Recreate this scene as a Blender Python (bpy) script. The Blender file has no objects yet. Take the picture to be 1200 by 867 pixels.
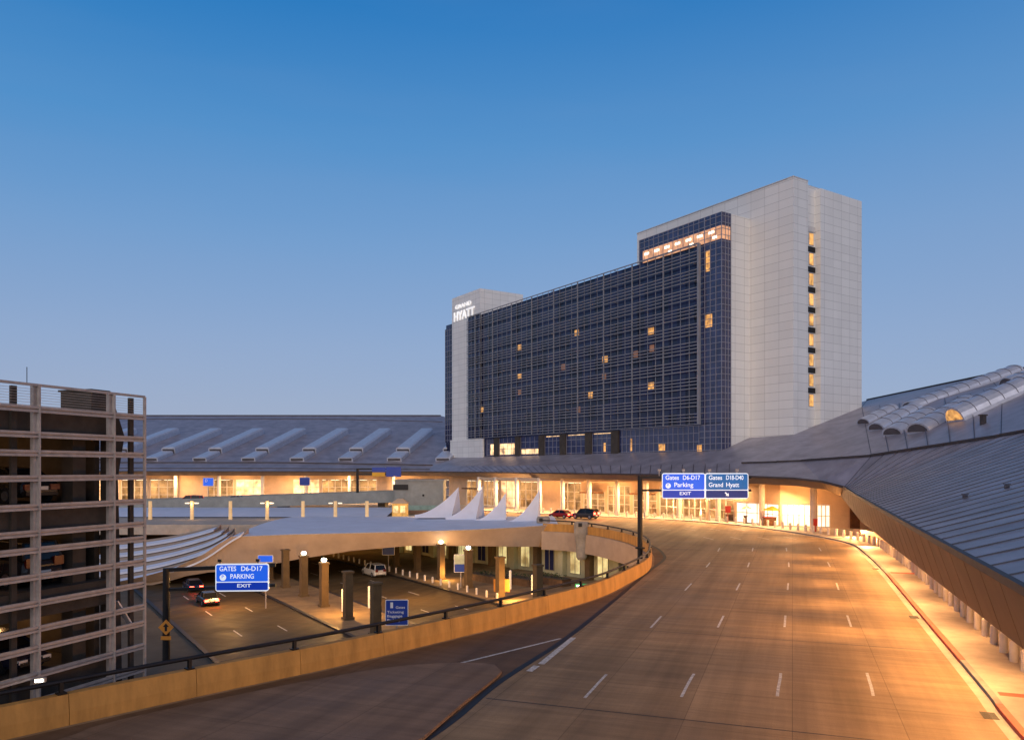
import bpy, bmesh, math, random
from mathutils import Vector, Matrix
from mathutils.geometry import tessellate_polygon
random.seed(7)
SC = bpy.context.scene
COL = SC.collection
EYE = 9.0; F = 912.0; HZ = 548.5

# ------------------------------------------------------------------ geometry helpers
def at(px, py, Y):                     # survey helper: photo pixel at a known depth -> world
    return Vector(((px-600)/F*Y, Y, EYE+(HZ-py)/F*Y))
def gnd(px, py, z=0.0):                # photo pixel on a known level -> world
    Y = (EYE-z)*F/(py-HZ)
    return Vector(((px-600)/F*Y, Y, z))
U = Vector((-.5517, .8344, 0)); V = Vector((.8344, .5517, 0))
D = Vector((.339, .9408, 0)); DR = Vector((.9408, -.339, 0))
UP = Vector((0, 0, 1))

class MB:
    def __init__(s): s.v = []; s.f = []; s.m = []; s.cur = 0
    def add(s, vs, fs):
        o = len(s.v); s.v += [Vector(p) for p in vs]
        for f in fs: s.f.append([i+o for i in f]); s.m.append(s.cur)
        return s
    def hexa(s, p):                    # 8 points: bottom ring then top ring
        return s.add(p, [(3,2,1,0),(4,5,6,7),(0,1,5,4),(1,2,6,5),(2,3,7,6),(3,0,4,7)])
    def obox(s, o, ax, ay, az):        # corner origin and three edge vectors
        o = Vector(o); ax, ay, az = Vector(ax), Vector(ay), Vector(az)
        if ax.cross(ay).dot(az) < 0: o = o+ax; ax = -ax
        return s.hexa([o, o+ax, o+ax+ay, o+ay, o+az, o+ax+az, o+ax+ay+az, o+ay+az])
    def box(s, c, sz, rz=0):
        c = Vector(c); a = Vector((math.cos(rz), math.sin(rz), 0))*sz[0]; b = Vector((-math.sin(rz), math.cos(rz), 0))*sz[1]
        h = Vector((0,0,sz[2]))
        return s.obox(c-a/2-b/2-h/2, a, b, h)
    def beam(s, p, q, w, h, up=UP):
        p, q = Vector(p), Vector(q); d = (q-p)
        n = d.normalized(); sd = n.cross(up)
        if sd.length < 1e-4: sd = Vector((1,0,0))
        sd.normalize(); t = sd.cross(n)
        return s.obox(p-sd*w/2-t*h/2, d, sd*w, t*h)
    def tube(s, pts, rs, n=10, cap=True):
        pts = [Vector(p) for p in pts]
        if not hasattr(rs, '__len__'): rs = [rs]*len(pts)
        rings = []
        for i, p in enumerate(pts):
            t = (pts[min(i+1, len(pts)-1)]-pts[max(i-1, 0)]).normalized()
            a = t.cross(UP)
            if a.length < 1e-3: a = Vector((1,0,0))
            a.normalize(); b = a.cross(t)
            rings.append([p+(a*math.cos(2*math.pi*k/n)+b*math.sin(2*math.pi*k/n))*rs[i] for k in range(n)])
        vs = [v for r in rings for v in r]; fs = []
        for i in range(len(pts)-1):
            for k in range(n):
                fs.append((i*n+k, (i+1)*n+k, (i+1)*n+(k+1)%n, i*n+(k+1)%n))
        if cap:
            fs.append(tuple(range(n))); fs.append(tuple((len(pts)-1)*n+k for k in reversed(range(n))))
        return s.add(vs, fs)
    def lathe(s, prof, c=(0,0,0), n=14):
        c = Vector(c); vs = []; fs = []
        for r, z in prof:
            for k in range(n):
                a = 2*math.pi*k/n; vs.append(c+Vector((r*math.cos(a), r*math.sin(a), z)))
        for i in range(len(prof)-1):
            for k in range(n):
                fs.append((i*n+k, i*n+(k+1)%n, (i+1)*n+(k+1)%n, (i+1)*n+k))
        fs.append(tuple(reversed(range(n)))); fs.append(tuple((len(prof)-1)*n+k for k in range(n)))
        return s.add(vs, fs)
    def loft(s, rows, closed=False):
        n = len(rows[0]); vs = [p for r in rows for p in r]; fs = []
        for i in range(len(rows)-1):
            for k in range(n if closed else n-1):
                fs.append((i*n+k, i*n+(k+1)%n, (i+1)*n+(k+1)%n, (i+1)*n+k))
        return s.add(vs, fs)
    def poly(s, pts, z0, z1=None):     # flat polygon sheet (one z) or slab
        pts = [Vector((p[0], p[1], 0)) for p in pts]
        ar = sum(pts[i].x*pts[(i+1)%len(pts)].y-pts[(i+1)%len(pts)].x*pts[i].y for i in range(len(pts)))
        if ar < 0: pts.reverse()
        tri = tessellate_polygon([pts]); n = len(pts)
        def up(t):
            a, b, c = (pts[i] for i in t)
            return t if (b-a).cross(c-a).z > 0 else (t[0], t[2], t[1])
        tri = [up(t) for t in tri]
        if z1 is None: return s.add([(p.x, p.y, z0) for p in pts], tri)
        vs = [(p.x, p.y, z0) for p in pts]+[(p.x, p.y, z1) for p in pts]
        fs = [tuple(reversed(t)) for t in tri]+[tuple(i+n for i in t) for t in tri]
        fs += [(i, (i+1)%n, n+(i+1)%n, n+i) for i in range(n)]
        return s.add(vs, fs)
    def solid(s, prof, off):           # planar polygon (3D, any orientation) given thickness
        prof = [Vector(p) for p in prof]; off = Vector(off); n = len(prof)
        vs = prof+[p+off for p in prof]
        return s.add(vs, [tuple(range(n)), tuple(n+i for i in reversed(range(n)))]+[(i, n+i, n+(i+1)%n, (i+1)%n) for i in range(n)])
    def build(s, name, mat, parent=None, smooth=False, bevel=0, local=False):
        me = bpy.data.meshes.new(name)
        vs = s.v
        if parent is not None:
            if not local: vs = [p-wloc(parent) for p in vs]
            loc = Vector((0,0,0))
        else:
            lo = Vector([min(p[i] for p in vs) for i in range(3)]); hi = Vector([max(p[i] for p in vs) for i in range(3)])
            loc = Vector(((lo.x+hi.x)/2, (lo.y+hi.y)/2, lo.z))
            vs = [p-loc for p in vs]
        me.from_pydata([tuple(p) for p in vs], [], s.f)
        bm = bmesh.new(); bm.from_mesh(me)
        bmesh.ops.recalc_face_normals(bm, faces=bm.faces)
        if bevel: bmesh.ops.bevel(bm, geom=[e for e in bm.edges if e.calc_face_angle(0) > .5], offset=bevel, segments=2, affect='EDGES', clamp_overlap=True)
        bm.to_mesh(me); bm.free()
        mats = mat if isinstance(mat, (list, tuple)) else [mat]
        for m in mats: me.materials.append(m)
        if len(mats) > 1 and not bevel:
            for p, i in zip(me.polygons, s.m): p.material_index = i
        if smooth:
            for p in me.polygons: p.use_smooth = True
        o = bpy.data.objects.new(name, me); COL.objects.link(o)
        o.location = loc
        if parent is not None: o.parent = parent
        return o
def wloc(o):
    l = Vector((0,0,0))
    while o is not None: l = l+o.location; o = o.parent
    return l
def tag(o, label, cat, group=None):
    o['label'] = label; o['category'] = cat
    if group: o['group'] = group
    return o
def thing(name, label, cat, loc=(0,0,0), group=None):
    o = bpy.data.objects.new(name, None); COL.objects.link(o); o.location = loc
    o.empty_display_size = .3
    return tag(o, label, cat, group)
def struct(o): o['kind'] = 'structure'; return o
def dup(root, loc=None, rz=None, label=None, group=None):
    def rec(o, par):
        c = o.copy(); COL.objects.link(c)
        if par is not None: c.parent = par
        for ch in kids.get(o.name, []): rec(ch, c)
        return c
    kids = {}
    for o in list(COL.objects):
        if o.parent: kids.setdefault(o.parent.name, []).append(o)
    r = rec(root, None)
    if loc is not None: r.location = loc
    if rz is not None: r.rotation_euler = (0,0,rz)
    if label: r['label'] = label
    if group: r['group'] = group
    return r
def spline(P, step=1.0):
    P = [Vector((p[0], p[1], 0)) for p in P]; out = []
    for i in range(len(P)-1):
        a, b = P[max(i-1,0)], P[min(i+2,len(P)-1)]; p, q = P[i], P[i+1]
        n = max(1, int((q-p).length/step))
        for k in range(n):
            t = k/n
            out.append(.5*((2*p)+(q-a)*t+(2*a-5*p+4*q-b)*t*t+(3*p-a-3*q+b)*t**3))
    out.append(P[-1]); return out
def offset(path, d):                   # d>0 = to the right of travel
    out = []
    for i, p in enumerate(path):
        t = (path[min(i+1,len(path)-1)]-path[max(i-1,0)]).normalized()
        out.append(p+Vector((t.y, -t.x, 0))*d)
    return out
def arclen(path):
    s = [0]
    for i in range(1, len(path)): s.append(s[-1]+(path[i]-path[i-1]).length)
    return s
def along(path, s, S=None):
    S = S or arclen(path)
    for i in range(1, len(path)):
        if S[i] >= s:
            t = (s-S[i-1])/max(1e-6, S[i]-S[i-1]); return path[i-1].lerp(path[i], t), (path[i]-path[i-1]).normalized()
    return path[-1], (path[-1]-path[-2]).normalized()
def between(path, s0, s1):
    S = arclen(path); pts = [along(path, s0, S)[0]]
    pts += [p for p, q in zip(path, S) if s0 < q < s1]
    pts.append(along(path, s1, S)[0]); return pts
def Zv(p, z): return Vector((p[0], p[1], z))

# ------------------------------------------------------------------ materials
def lin(c):
    return tuple((x/12.92 if x <= .04045 else ((x+.055)/1.055)**2.4) for x in c)
def mat(name, col, rough=.7, metal=0, var=.15, scale=1.2, bump=0, bscale=8, spec=.5, emit=None, es=0, alpha=None, col2=None, detail=6, stretch=None):
    m = bpy.data.materials.new(name); m.use_nodes = True
    nt = m.node_tree; N = nt.nodes; L = nt.links; b = N['Principled BSDF']
    b.inputs['Roughness'].default_value = rough; b.inputs['Metallic'].default_value = metal
    b.inputs['Specular IOR Level'].default_value = spec
    geo = N.new('ShaderNodeNewGeometry')
    vec = geo.outputs['Position']
    if stretch:
        mp = N.new('ShaderNodeMapping'); mp.inputs['Scale'].default_value = stretch; L.new(vec, mp.inputs['Vector']); vec = mp.outputs['Vector']
    if var:
        n = N.new('ShaderNodeTexNoise'); n.inputs['Scale'].default_value = scale; n.inputs['Detail'].default_value = detail; n.inputs['Roughness'].default_value = .65
        L.new(vec, n.inputs['Vector'])
        r = N.new('ShaderNodeValToRGB'); c2 = col2 or tuple(x*(1-2*var) for x in col)
        r.color_ramp.elements[0].position = .3; r.color_ramp.elements[1].position = .7
        r.color_ramp.elements[0].color = (*c2, 1); r.color_ramp.elements[1].color = (*[min(1, x*(1+var)) for x in col], 1)
        L.new(n.outputs['Fac'], r.inputs['Fac']); L.new(r.outputs['Color'], b.inputs['Base Color'])
    else:
        b.inputs['Base Color'].default_value = (*col, 1)
    if bump:
        n2 = N.new('ShaderNodeTexNoise'); n2.inputs['Scale'].default_value = bscale; n2.inputs['Detail'].default_value = 5; L.new(geo.outputs['Position'], n2.inputs['Vector'])
        bp = N.new('ShaderNodeBump'); bp.inputs['Strength'].default_value = bump; bp.inputs['Distance'].default_value = .03
        L.new(n2.outputs['Fac'], bp.inputs['Height']); L.new(bp.outputs['Normal'], b.inputs['Normal'])
    if emit: b.inputs['Emission Color'].default_value = (*emit, 1); b.inputs['Emission Strength'].default_value = es
    return m
def panel_mat(name, col, axis, w, h, joint=.5, jw=.012, rough=.5, var=.035, zoff=0):
    """panels of w x h metres with darker joints; axis: horizontal direction along the wall"""
    m = mat(name, col, rough=rough, var=0)
    nt = m.node_tree; N = nt.nodes; L = nt.links; b = N['Principled BSDF']
    geo = next(n for n in N if n.type == 'NEW_GEOMETRY')
    dot = N.new('ShaderNodeVectorMath'); dot.operation = 'DOT_PRODUCT'; dot.inputs[1].default_value = axis; L.new(geo.outputs['Position'], dot.inputs[0])
    sep = N.new('ShaderNodeSeparateXYZ'); L.new(geo.outputs['Position'], sep.inputs[0])
    cb = N.new('ShaderNodeCombineXYZ'); L.new(dot.outputs['Value'], cb.inputs['X']); L.new(sep.outputs['Z'], cb.inputs['Y'])
    br = N.new('ShaderNodeTexBrick'); br.offset = 0; br.inputs['Scale'].default_value = 1; br.inputs['Mortar Size'].default_value = jw
    br.inputs['Brick Width'].default_value = w; br.inputs['Row Height'].default_value = h; br.inputs['Mortar Smooth'].default_value = .3
    br.inputs['Color1'].default_value = (*[c*(1-var) for c in col], 1); br.inputs['Color2'].default_value = (*[c*(1+var) for c in col], 1)
    br.inputs['Mortar'].default_value = (*[c*joint for c in col], 1)
    L.new(cb.outputs[0], br.inputs['Vector'])
    mps = N.new('ShaderNodeMapping'); mps.inputs['Scale'].default_value = (.5,.5,.07); L.new(geo.outputs['Position'], mps.inputs['Vector'])
    n = N.new('ShaderNodeTexNoise'); n.inputs['Scale'].default_value = .9; n.inputs['Detail'].default_value = 6; L.new(mps.outputs[0], n.inputs['Vector'])
    mr = N.new('ShaderNodeMapRange'); mr.inputs['To Min'].default_value = .91; mr.inputs['To Max'].default_value = 1.06; L.new(n.outputs['Fac'], mr.inputs['Value'])
    mx = N.new('ShaderNodeVectorMath'); mx.operation = 'SCALE'; L.new(br.outputs['Color'], mx.inputs[0]); L.new(mr.outputs[0], mx.inputs['Scale'])
    L.new(mx.outputs[0], b.inputs['Base Color'])
    return m
def road_mat(name, col, joint_every=4.6, spec=.12):
    """worn concrete lanes: blotches, tyre-darkened tracks along the road, sawn joints across"""
    m = mat(name, col, rough=.75, var=0, spec=spec)
    nt = m.node_tree; N = nt.nodes; L = nt.links; b = N['Principled BSDF']
    geo = next(n for n in N if n.type == 'NEW_GEOMETRY')
    def dotp(ax):
        d = N.new('ShaderNodeVectorMath'); d.operation = 'DOT_PRODUCT'; d.inputs[1].default_value = ax; L.new(geo.outputs['Position'], d.inputs[0]); return d.outputs['Value']
    a = dotp(D); c = dotp(DR)
    cb = N.new('ShaderNodeCombineXYZ'); L.new(a, cb.inputs[0]); L.new(c, cb.inputs[1])
    n1 = N.new('ShaderNodeTexNoise'); n1.inputs['Scale'].default_value = .14; n1.inputs['Detail'].default_value = 9; n1.inputs['Roughness'].default_value = .68; L.new(geo.outputs['Position'], n1.inputs['Vector'])
    mp = N.new('ShaderNodeMapping'); mp.inputs['Scale'].default_value = (.035, .75, 1); L.new(cb.outputs[0], mp.inputs['Vector'])
    n2 = N.new('ShaderNodeTexNoise'); n2.inputs['Scale'].default_value = 1; n2.inputs['Detail'].default_value = 7; n2.inputs['Roughness'].default_value = .6; L.new(mp.outputs[0], n2.inputs['Vector'])
    mp3 = N.new('ShaderNodeMapping'); mp3.inputs['Scale'].default_value = (1.3, .12, 1); L.new(cb.outputs[0], mp3.inputs['Vector'])
    n4 = N.new('ShaderNodeTexNoise'); n4.inputs['Scale'].default_value = 1; n4.inputs['Detail'].default_value = 8; n4.inputs['Roughness'].default_value = .7; L.new(mp3.outputs[0], n4.inputs['Vector'])
    n3 = N.new('ShaderNodeTexNoise'); n3.inputs['Scale'].default_value = 22; n3.inputs['Detail'].default_value = 4; L.new(geo.outputs['Position'], n3.inputs['Vector'])
    def rng(v, lo, hi, f0=.3, f1=.7):
        r = N.new('ShaderNodeMapRange'); r.inputs['From Min'].default_value = f0; r.inputs['From Max'].default_value = f1
        r.inputs['To Min'].default_value = lo; r.inputs['To Max'].default_value = hi; L.new(v, r.inputs['Value']); return r.outputs[0]
    def mul(x, y):
        k = N.new('ShaderNodeMath'); k.operation = 'MULTIPLY'; L.new(x, k.inputs[0]); L.new(y, k.inputs[1]); return k.outputs[0]
    f = mul(mul(rng(n1.outputs['Fac'], .74, 1.14), rng(n2.outputs['Fac'], .70, 1.15)), mul(rng(n3.outputs['Fac'], .9, 1.08), rng(n4.outputs['Fac'], .72, 1.16)))
    br = N.new('ShaderNodeTexBrick'); br.offset = 0; br.inputs['Scale'].default_value = 1; br.inputs['Mortar Size'].default_value = .02; br.inputs['Mortar Smooth'].default_value = .6
    br.inputs['Brick Width'].default_value = joint_every; br.inputs['Row Height'].default_value = 3.66
    br.inputs['Color1'].default_value = (.9,.9,.9,1); br.inputs['Color2'].default_value = (1.06,1.06,1.06,1); br.inputs['Mortar'].default_value = (.62,.62,.62,1)
    L.new(cb.outputs[0], br.inputs['Vector'])
    rgb = N.new('ShaderNodeRGB'); rgb.outputs[0].default_value = (*col, 1)
    s1 = N.new('ShaderNodeVectorMath'); s1.operation = 'MULTIPLY'; L.new(rgb.outputs[0], s1.inputs[0]); L.new(br.outputs['Color'], s1.inputs[1])
    s2 = N.new('ShaderNodeVectorMath'); s2.operation = 'SCALE'; L.new(s1.outputs[0], s2.inputs[0]); L.new(f, s2.inputs['Scale'])
    L.new(s2.outputs[0], b.inputs['Base Color'])
    bp = N.new('ShaderNodeBump'); bp.inputs['Strength'].default_value = .25; bp.inputs['Distance'].default_value = .01; L.new(n3.outputs['Fac'], bp.inputs['Height']); L.new(bp.outputs['Normal'], b.inputs['Normal'])
    L.new(rng(n1.outputs['Fac'], .5, .85), b.inputs['Roughness'])
    return m
def glow(name, col, s, var=0, scale=.6, lo=.35):
    m = bpy.data.materials.new(name); m.use_nodes = True; N = m.node_tree.nodes; L = m.node_tree.links; b = N['Principled BSDF']
    b.inputs['Base Color'].default_value = (*[c*.6 for c in col], 1); b.inputs['Emission Color'].default_value = (*col, 1); b.inputs['Emission Strength'].default_value = s
    b.inputs['Roughness'].default_value = .4
    if var:
        g = N.new('ShaderNodeNewGeometry'); n = N.new('ShaderNodeTexNoise'); n.inputs['Scale'].default_value = scale; n.inputs['Detail'].default_value = 5; L.new(g.outputs['Position'], n.inputs['Vector'])
        r = N.new('ShaderNodeMapRange'); r.inputs['From Min'].default_value = .35; r.inputs['From Max'].default_value = .65; r.inputs['To Min'].default_value = s*lo; r.inputs['To Max'].default_value = s*(1+var); L.new(n.outputs['Fac'], r.inputs['Value']); L.new(r.outputs[0], b.inputs['Emission Strength'])
    return m
def pane_mat(name, tint=(.9,.95,1), refl=.12):
    m = bpy.data.materials.new(name); m.use_nodes = True; N = m.node_tree.nodes; L = m.node_tree.links
    N.remove(N['Principled BSDF'])
    t = N.new('ShaderNodeBsdfTransparent'); t.inputs[0].default_value = (*tint, 1)
    g = N.new('ShaderNodeBsdfGlossy'); g.inputs['Roughness'].default_value = .03
    fr = N.new('ShaderNodeMath'); fr.operation = 'POWER'; fr.inputs[1].default_value = 4; lw = N.new('ShaderNodeLayerWeight'); L.new(lw.outputs['Facing'], fr.inputs[0])
    ad = N.new('ShaderNodeMath'); ad.operation = 'ADD'; ad.use_clamp = True; ad.inputs[1].default_value = refl*.4; L.new(fr.outputs[0], ad.inputs[0])
    mx = N.new('ShaderNodeMixShader'); L.new(ad.outputs[0], mx.inputs[0]); L.new(t.outputs[0], mx.inputs[1]); L.new(g.outputs[0], mx.inputs[2])
    L.new(mx.outputs[0], N['Material Output'].inputs['Surface'])
    return m
def noisy_glass(name, col, rough=.07):
    m = mat(name, col, rough=rough, var=.25, scale=.5, spec=.7)
    return m

M = {}
M['concrete'] = mat('concrete', (.30,.28,.25), .85, var=.18, scale=.8, bump=.2, bscale=14)
M['barrier'] = mat('barrier_concrete', (.46,.245,.062), .8, var=.17, scale=1.1, bump=.2, bscale=10, stretch=(1.2,1.2,.3))
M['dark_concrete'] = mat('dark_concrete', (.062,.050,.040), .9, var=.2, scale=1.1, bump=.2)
M['deck'] = road_mat('road_concrete', (.335,.23,.132))
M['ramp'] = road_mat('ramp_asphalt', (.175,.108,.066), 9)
M['island'] = road_mat('island_concrete', (.27,.175,.115), 3.2)
M['walk'] = mat('sidewalk_concrete', (.46,.40,.33), .8, var=.12, scale=.9, bump=.2, bscale=12)
M['lower_road'] = road_mat('lower_asphalt', (.10,.075,.042), 12)
M['lower_island'] = mat('lower_island_paving', (.22,.155,.085), .8, var=.2, scale=.5)
M['ground'] = mat('ground_earth', (.09,.08,.06), .95, var=.25, scale=.15)
M['tar'] = mat('tar_joint', (.012,.011,.011), .6, var=.2, scale=3)  # near-black, shared by road joints, grates and edge strips
M['paint'] = mat('white_road_paint', (.60,.58,.54), .6, var=.3, scale=5)
M['redpaint'] = mat('red_kerb_paint', (.55,.075,.035), .6, var=.2, scale=3)
M['roof'] = mat('standing_seam_roof', (.36,.335,.385), .45, metal=.28, var=.17, scale=.35, stretch=(1,1,1))
M['seam'] = mat('roof_seam', (.07,.07,.09), .5, metal=.4, var=.1)  # darker than the roof: thin shadow lines of the seams put into the colour
M['roof_trim'] = mat('roof_trim', (.055,.045,.045), .6, var=.2)
M['skylight'] = mat('skylight_metal', (.60,.63,.72), .38, metal=.35, var=.08)
M['skyrib'] = mat('skylight_rib', (.22,.22,.26), .5, metal=.3, var=.08)
M['skyend'] = mat('skylight_end', (.10,.09,.10), .6, var=.15)
M['fascia'] = mat('fascia_panels', (.19,.135,.092), .6, metal=.15, var=.10, scale=.5, stretch=(1,1,.3))
M['soffit'] = mat('soffit_panel', (.55,.43,.31), .65, var=.08, scale=.6)
M['cream'] = mat('cream_wall', (.58,.42,.28), .75, var=.10, scale=.4)
M['column'] = mat('white_column', (.70,.63,.54), .7, var=.08, scale=1)
M['white_u'] = panel_mat('white_panels_front', (.79,.78,.75), U, 2.9, 1.45, .50, .03)
M['white_v'] = panel_mat('white_panels_end', (.79,.78,.75), V, 2.4, 1.45, .50, .03)
M['white_plain'] = mat('white_panel_plain', (.62,.60,.58), .5, var=.06)
M['nglass'] = panel_mat('navy_glass', (.015,.020,.068), U, 2.1, 3.14, .3, .02, .08, .55)  # pane brightness varied in the base colour, for reflections and variety
M['cglass'] = noisy_glass('corner_glass', (.04,.05,.13), .06)
M['mullion'] = mat('mullion_metal', (.28,.28,.34), .45, metal=.2, var=.05)
M['screen'] = mat('screen_metal', (.28,.285,.32), .55, metal=.1, var=.1)
M['dkmetal'] = mat('black_metal', (.012,.012,.014), .5, metal=.3, var=.2)
M['grey_steel'] = mat('galvanised_steel', (.43,.385,.36), .6, metal=.1, var=.12, scale=3)
M['fabric'] = mat('white_fabric', (.60,.67,.82), .75, var=.05, scale=.4)
M['canopy_edge'] = mat('canopy_concrete', (.40,.31,.24), .8, var=.10, scale=.35)
M['blue'] = mat('sign_blue', (.012,.06,.50), .35, var=.08, scale=2, emit=(.015,.13,.80), es=.75)
M['teal'] = mat('sign_teal_blue', (.012,.10,.30), .35, var=.15, scale=1.2, emit=(.01,.15,.45), es=.5)
M['dblue'] = mat('sign_deep_blue', (.006,.03,.30), .35, var=.08, emit=(.006,.05,.55), es=.5)
M['unlit_blue'] = mat('sign_unlit_blue', (.012,.05,.34), .4, var=.08)
M['signwhite'] = mat('sign_white', (.8,.8,.8), .4, var=0, emit=(.70,.85,1), es=.6)
M['whitepaint'] = mat('white_vinyl', (.8,.8,.8), .4, var=0)
M['yellow'] = mat('sign_yellow', (.75,.38,.02), .5, var=.08)
M['orange_sign'] = mat('sign_orange', (.65,.26,.03), .5, var=.08)
M['lamp'] = glow('lamp_glow', (1,.72,.36), 14)
M['lamp_deck'] = glow('lamp_deck_glow', (1,.82,.55), 1.5)
M['lamp_white'] = glow('lamp_white_glow', (1,.93,.75), 14)
M['litwin'] = glow('lit_window_glow', (1,.48,.13), .55, .9, 1.3, .25)
M['litdim'] = glow('dim_window_glow', (.6,.28,.16), .16, .5, 1.5)
M['lobby'] = glow('lobby_glow', (1,.62,.30), 1.0, 1.2, .5, .2)
M['bright'] = glow('bright_interior_glow', (1,.86,.66), 1.5, .3, .4, .75)
M['warm_int'] = glow('interior_glow', (1,.60,.25), .55, .8, .45, .3)
M['shop'] = mat('interior_wall', (.52,.36,.20), .8, var=.35, scale=.6)
M['pane'] = pane_mat('clear_glass')
M['tyre'] = mat('tyre_rubber', (.015,.015,.016), .8, var=.1)
M['rim'] = mat('wheel_rim', (.4,.4,.42), .35, metal=.8, var=.05)
M['carglass'] = mat('car_glass', (.008,.009,.011), .08, var=0, spec=.3)
M['tail_on'] = glow('tail_lamp_on', (1,.03,.015), 40)
M['tail_off'] = mat('tail_lamp_off', (.10,.004,.004), .3, var=0)
M['head_on'] = glow('head_lamp_on', (1,.92,.8), 8)
M['head_off'] = mat('head_lamp_off', (.75,.75,.75), .2, var=0)
M['plate'] = mat('number_plate_white', (.7,.7,.66), .5, var=0)
M['letters'] = mat('white_letters', (.85,.85,.85), .4, var=0, emit=(1,.97,.95), es=.55)
M['redglow'] = mat('red_letter_edge', (.55,.02,.04), .4, var=0, emit=(.8,.03,.05), es=.25)
M['wood'] = mat('brown_wood', (.14,.055,.02), .6, var=.25, scale=2)
M['red'] = mat('red_enamel', (.45,.02,.02), .4, var=.05)
M['green'] = mat('green_panel', (.01,.30,.08), .4, var=.05, emit=(.01,.5,.12), es=.5)
M['planter'] = mat('brown_planter', (.10,.06,.035), .85, var=.25)
M['pillar'] = mat('pillar_concrete', (.115,.075,.034), .85, var=.15, scale=.9)
M['lowerwall'] = mat('lower_wall_panel', (.40,.40,.26), .8, var=.10, scale=.5)
M['greybox'] = mat('grey_cladding', (.27,.28,.26), .6, var=.12, scale=.6)
def paint(name, c): return mat(name, c, .25, metal=.2, var=.04, spec=.6)

def text_obj(name, body, size, origin, right, parent, m, extrude=.012, align='LEFT', spacing=1.0, xs=1.0, width=None):
    cu = bpy.data.curves.new(name, 'FONT'); cu.body = body; cu.size = size; cu.extrude = extrude; cu.align_x = align; cu.align_y = 'BOTTOM_BASELINE' if hasattr(cu, 'x') else 'BOTTOM'
    cu.space_character = spacing; cu.offset = size*.012
    tmp = bpy.data.objects.new(name+'_tmp', cu); COL.objects.link(tmp)
    bpy.context.view_layer.update()
    me = bpy.data.meshes.new_from_object(tmp.evaluated_get(bpy.context.evaluated_depsgraph_get()))
    bpy.data.objects.remove(tmp); bpy.data.curves.remove(cu)
    right = Vector(right).normalized(); nrm = right.cross(UP)
    if width:
        w = max(v.co.x for v in me.vertices)-min(v.co.x for v in me.vertices); xs = width/max(w, .01)
    Mx = Matrix((( right.x*xs, 0, nrm.x), (right.y*xs, 0, nrm.y), (0, 1, 0))).to_4x4()
    me.transform(Mx); me.materials.clear(); me.materials.append(m); me.name = name
    o = bpy.data.objects.new(name, me); COL.objects.link(o); o.parent = parent
    o.location = Vector(origin)-wloc(parent); return o

# ------------------------------------------------------------------ paths
KERB = spline([(.2,-21),(7.75,0),(16.95,25.85),(19.3,32.1),(25.6,49.3),(32,66.8),(37.0,81.5),(39.6,90),(40.3,97),(39.6,105),(38,113),(35.3,122),(30,131),(21,140),(8.5,150),(-6,163),(-20,178),(-40,188),(-80,190),(-300,190)], 1.2)
KS = arclen(KERB)
BAR = spline([(-45,-8),(-30,11),(-17,25.9),(-12.3,31.1),(-7.8,35.8),(-1.9,42.9),(1.73,47.9),(5.9,54.2),(8.9,60.8),(11.7,68),(13.4,75.6),(14.35,82),(14.5,88.4),(13.9,94.5),(12.3,101),(10.2,106),(7.6,109.8),(4.4,111.6)], .8)
FARPIT = [(2.5,113.5),(0,119),(-4,128),(-9,138),(-14,146),(-22,150),(-60,150),(-300,150)]

# ------------------------------------------------------------------ setting
g = MB(); g.poly([(-2500,-800),(2500,-800),(2500,5000),(-2500,5000)], -6.5)
struct(g.build('ground', M['ground']))
dk = MB(); dk.poly([(p.x,p.y) for p in BAR]+FARPIT+[(-300,330),(160,330),(160,-40),(-45,-40)], -2.3, 0)
struct(dk.build('road_deck', M['deck']))
# darker ramp lane beside the barrier, up to the kerb line
DL = spline([(-14,3),(-8.2,14.5),(-2.84,25.9),(-.6,32.6),(2.68,40.7),(6.2,50.8),(11.4,66.4),(14.9,76.5),(15.9,82),(16.3,88),(15.9,95),(14.6,101.5),(12.8,107)], .8)
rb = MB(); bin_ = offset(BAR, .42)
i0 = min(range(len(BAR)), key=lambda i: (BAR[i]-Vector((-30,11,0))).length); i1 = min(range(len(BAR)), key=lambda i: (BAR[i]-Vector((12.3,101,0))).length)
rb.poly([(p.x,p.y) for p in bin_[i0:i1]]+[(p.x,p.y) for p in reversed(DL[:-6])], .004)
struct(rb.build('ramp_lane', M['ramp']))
jt = MB(); a = offset(DL, -.16); b = offset(DL, .16)
jt.loft([[Zv(p,.010) for p in a],[Zv(p,.010) for p in b]])
struct(jt.build('expansion_joint', M['tar']))  # dark strip following the edge of the ramp lane
# raised traffic island with its rounded nose
isl = spline([gnd(497,868),gnd(540,830),gnd(575,802),gnd(588,789),gnd(580,781.5),gnd(545,779),gnd(470,783),gnd(380,797),gnd(250,823),gnd(120,852),gnd(0,890),(-26,10),(-16,2),(-9.2,14.0),gnd(497,868)], .6)
im = MB(); im.poly([(p.x,p.y) for p in isl[:-1]], .008, .13)
struct(im.build('traffic_island', M['island'], bevel=.03))
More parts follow.
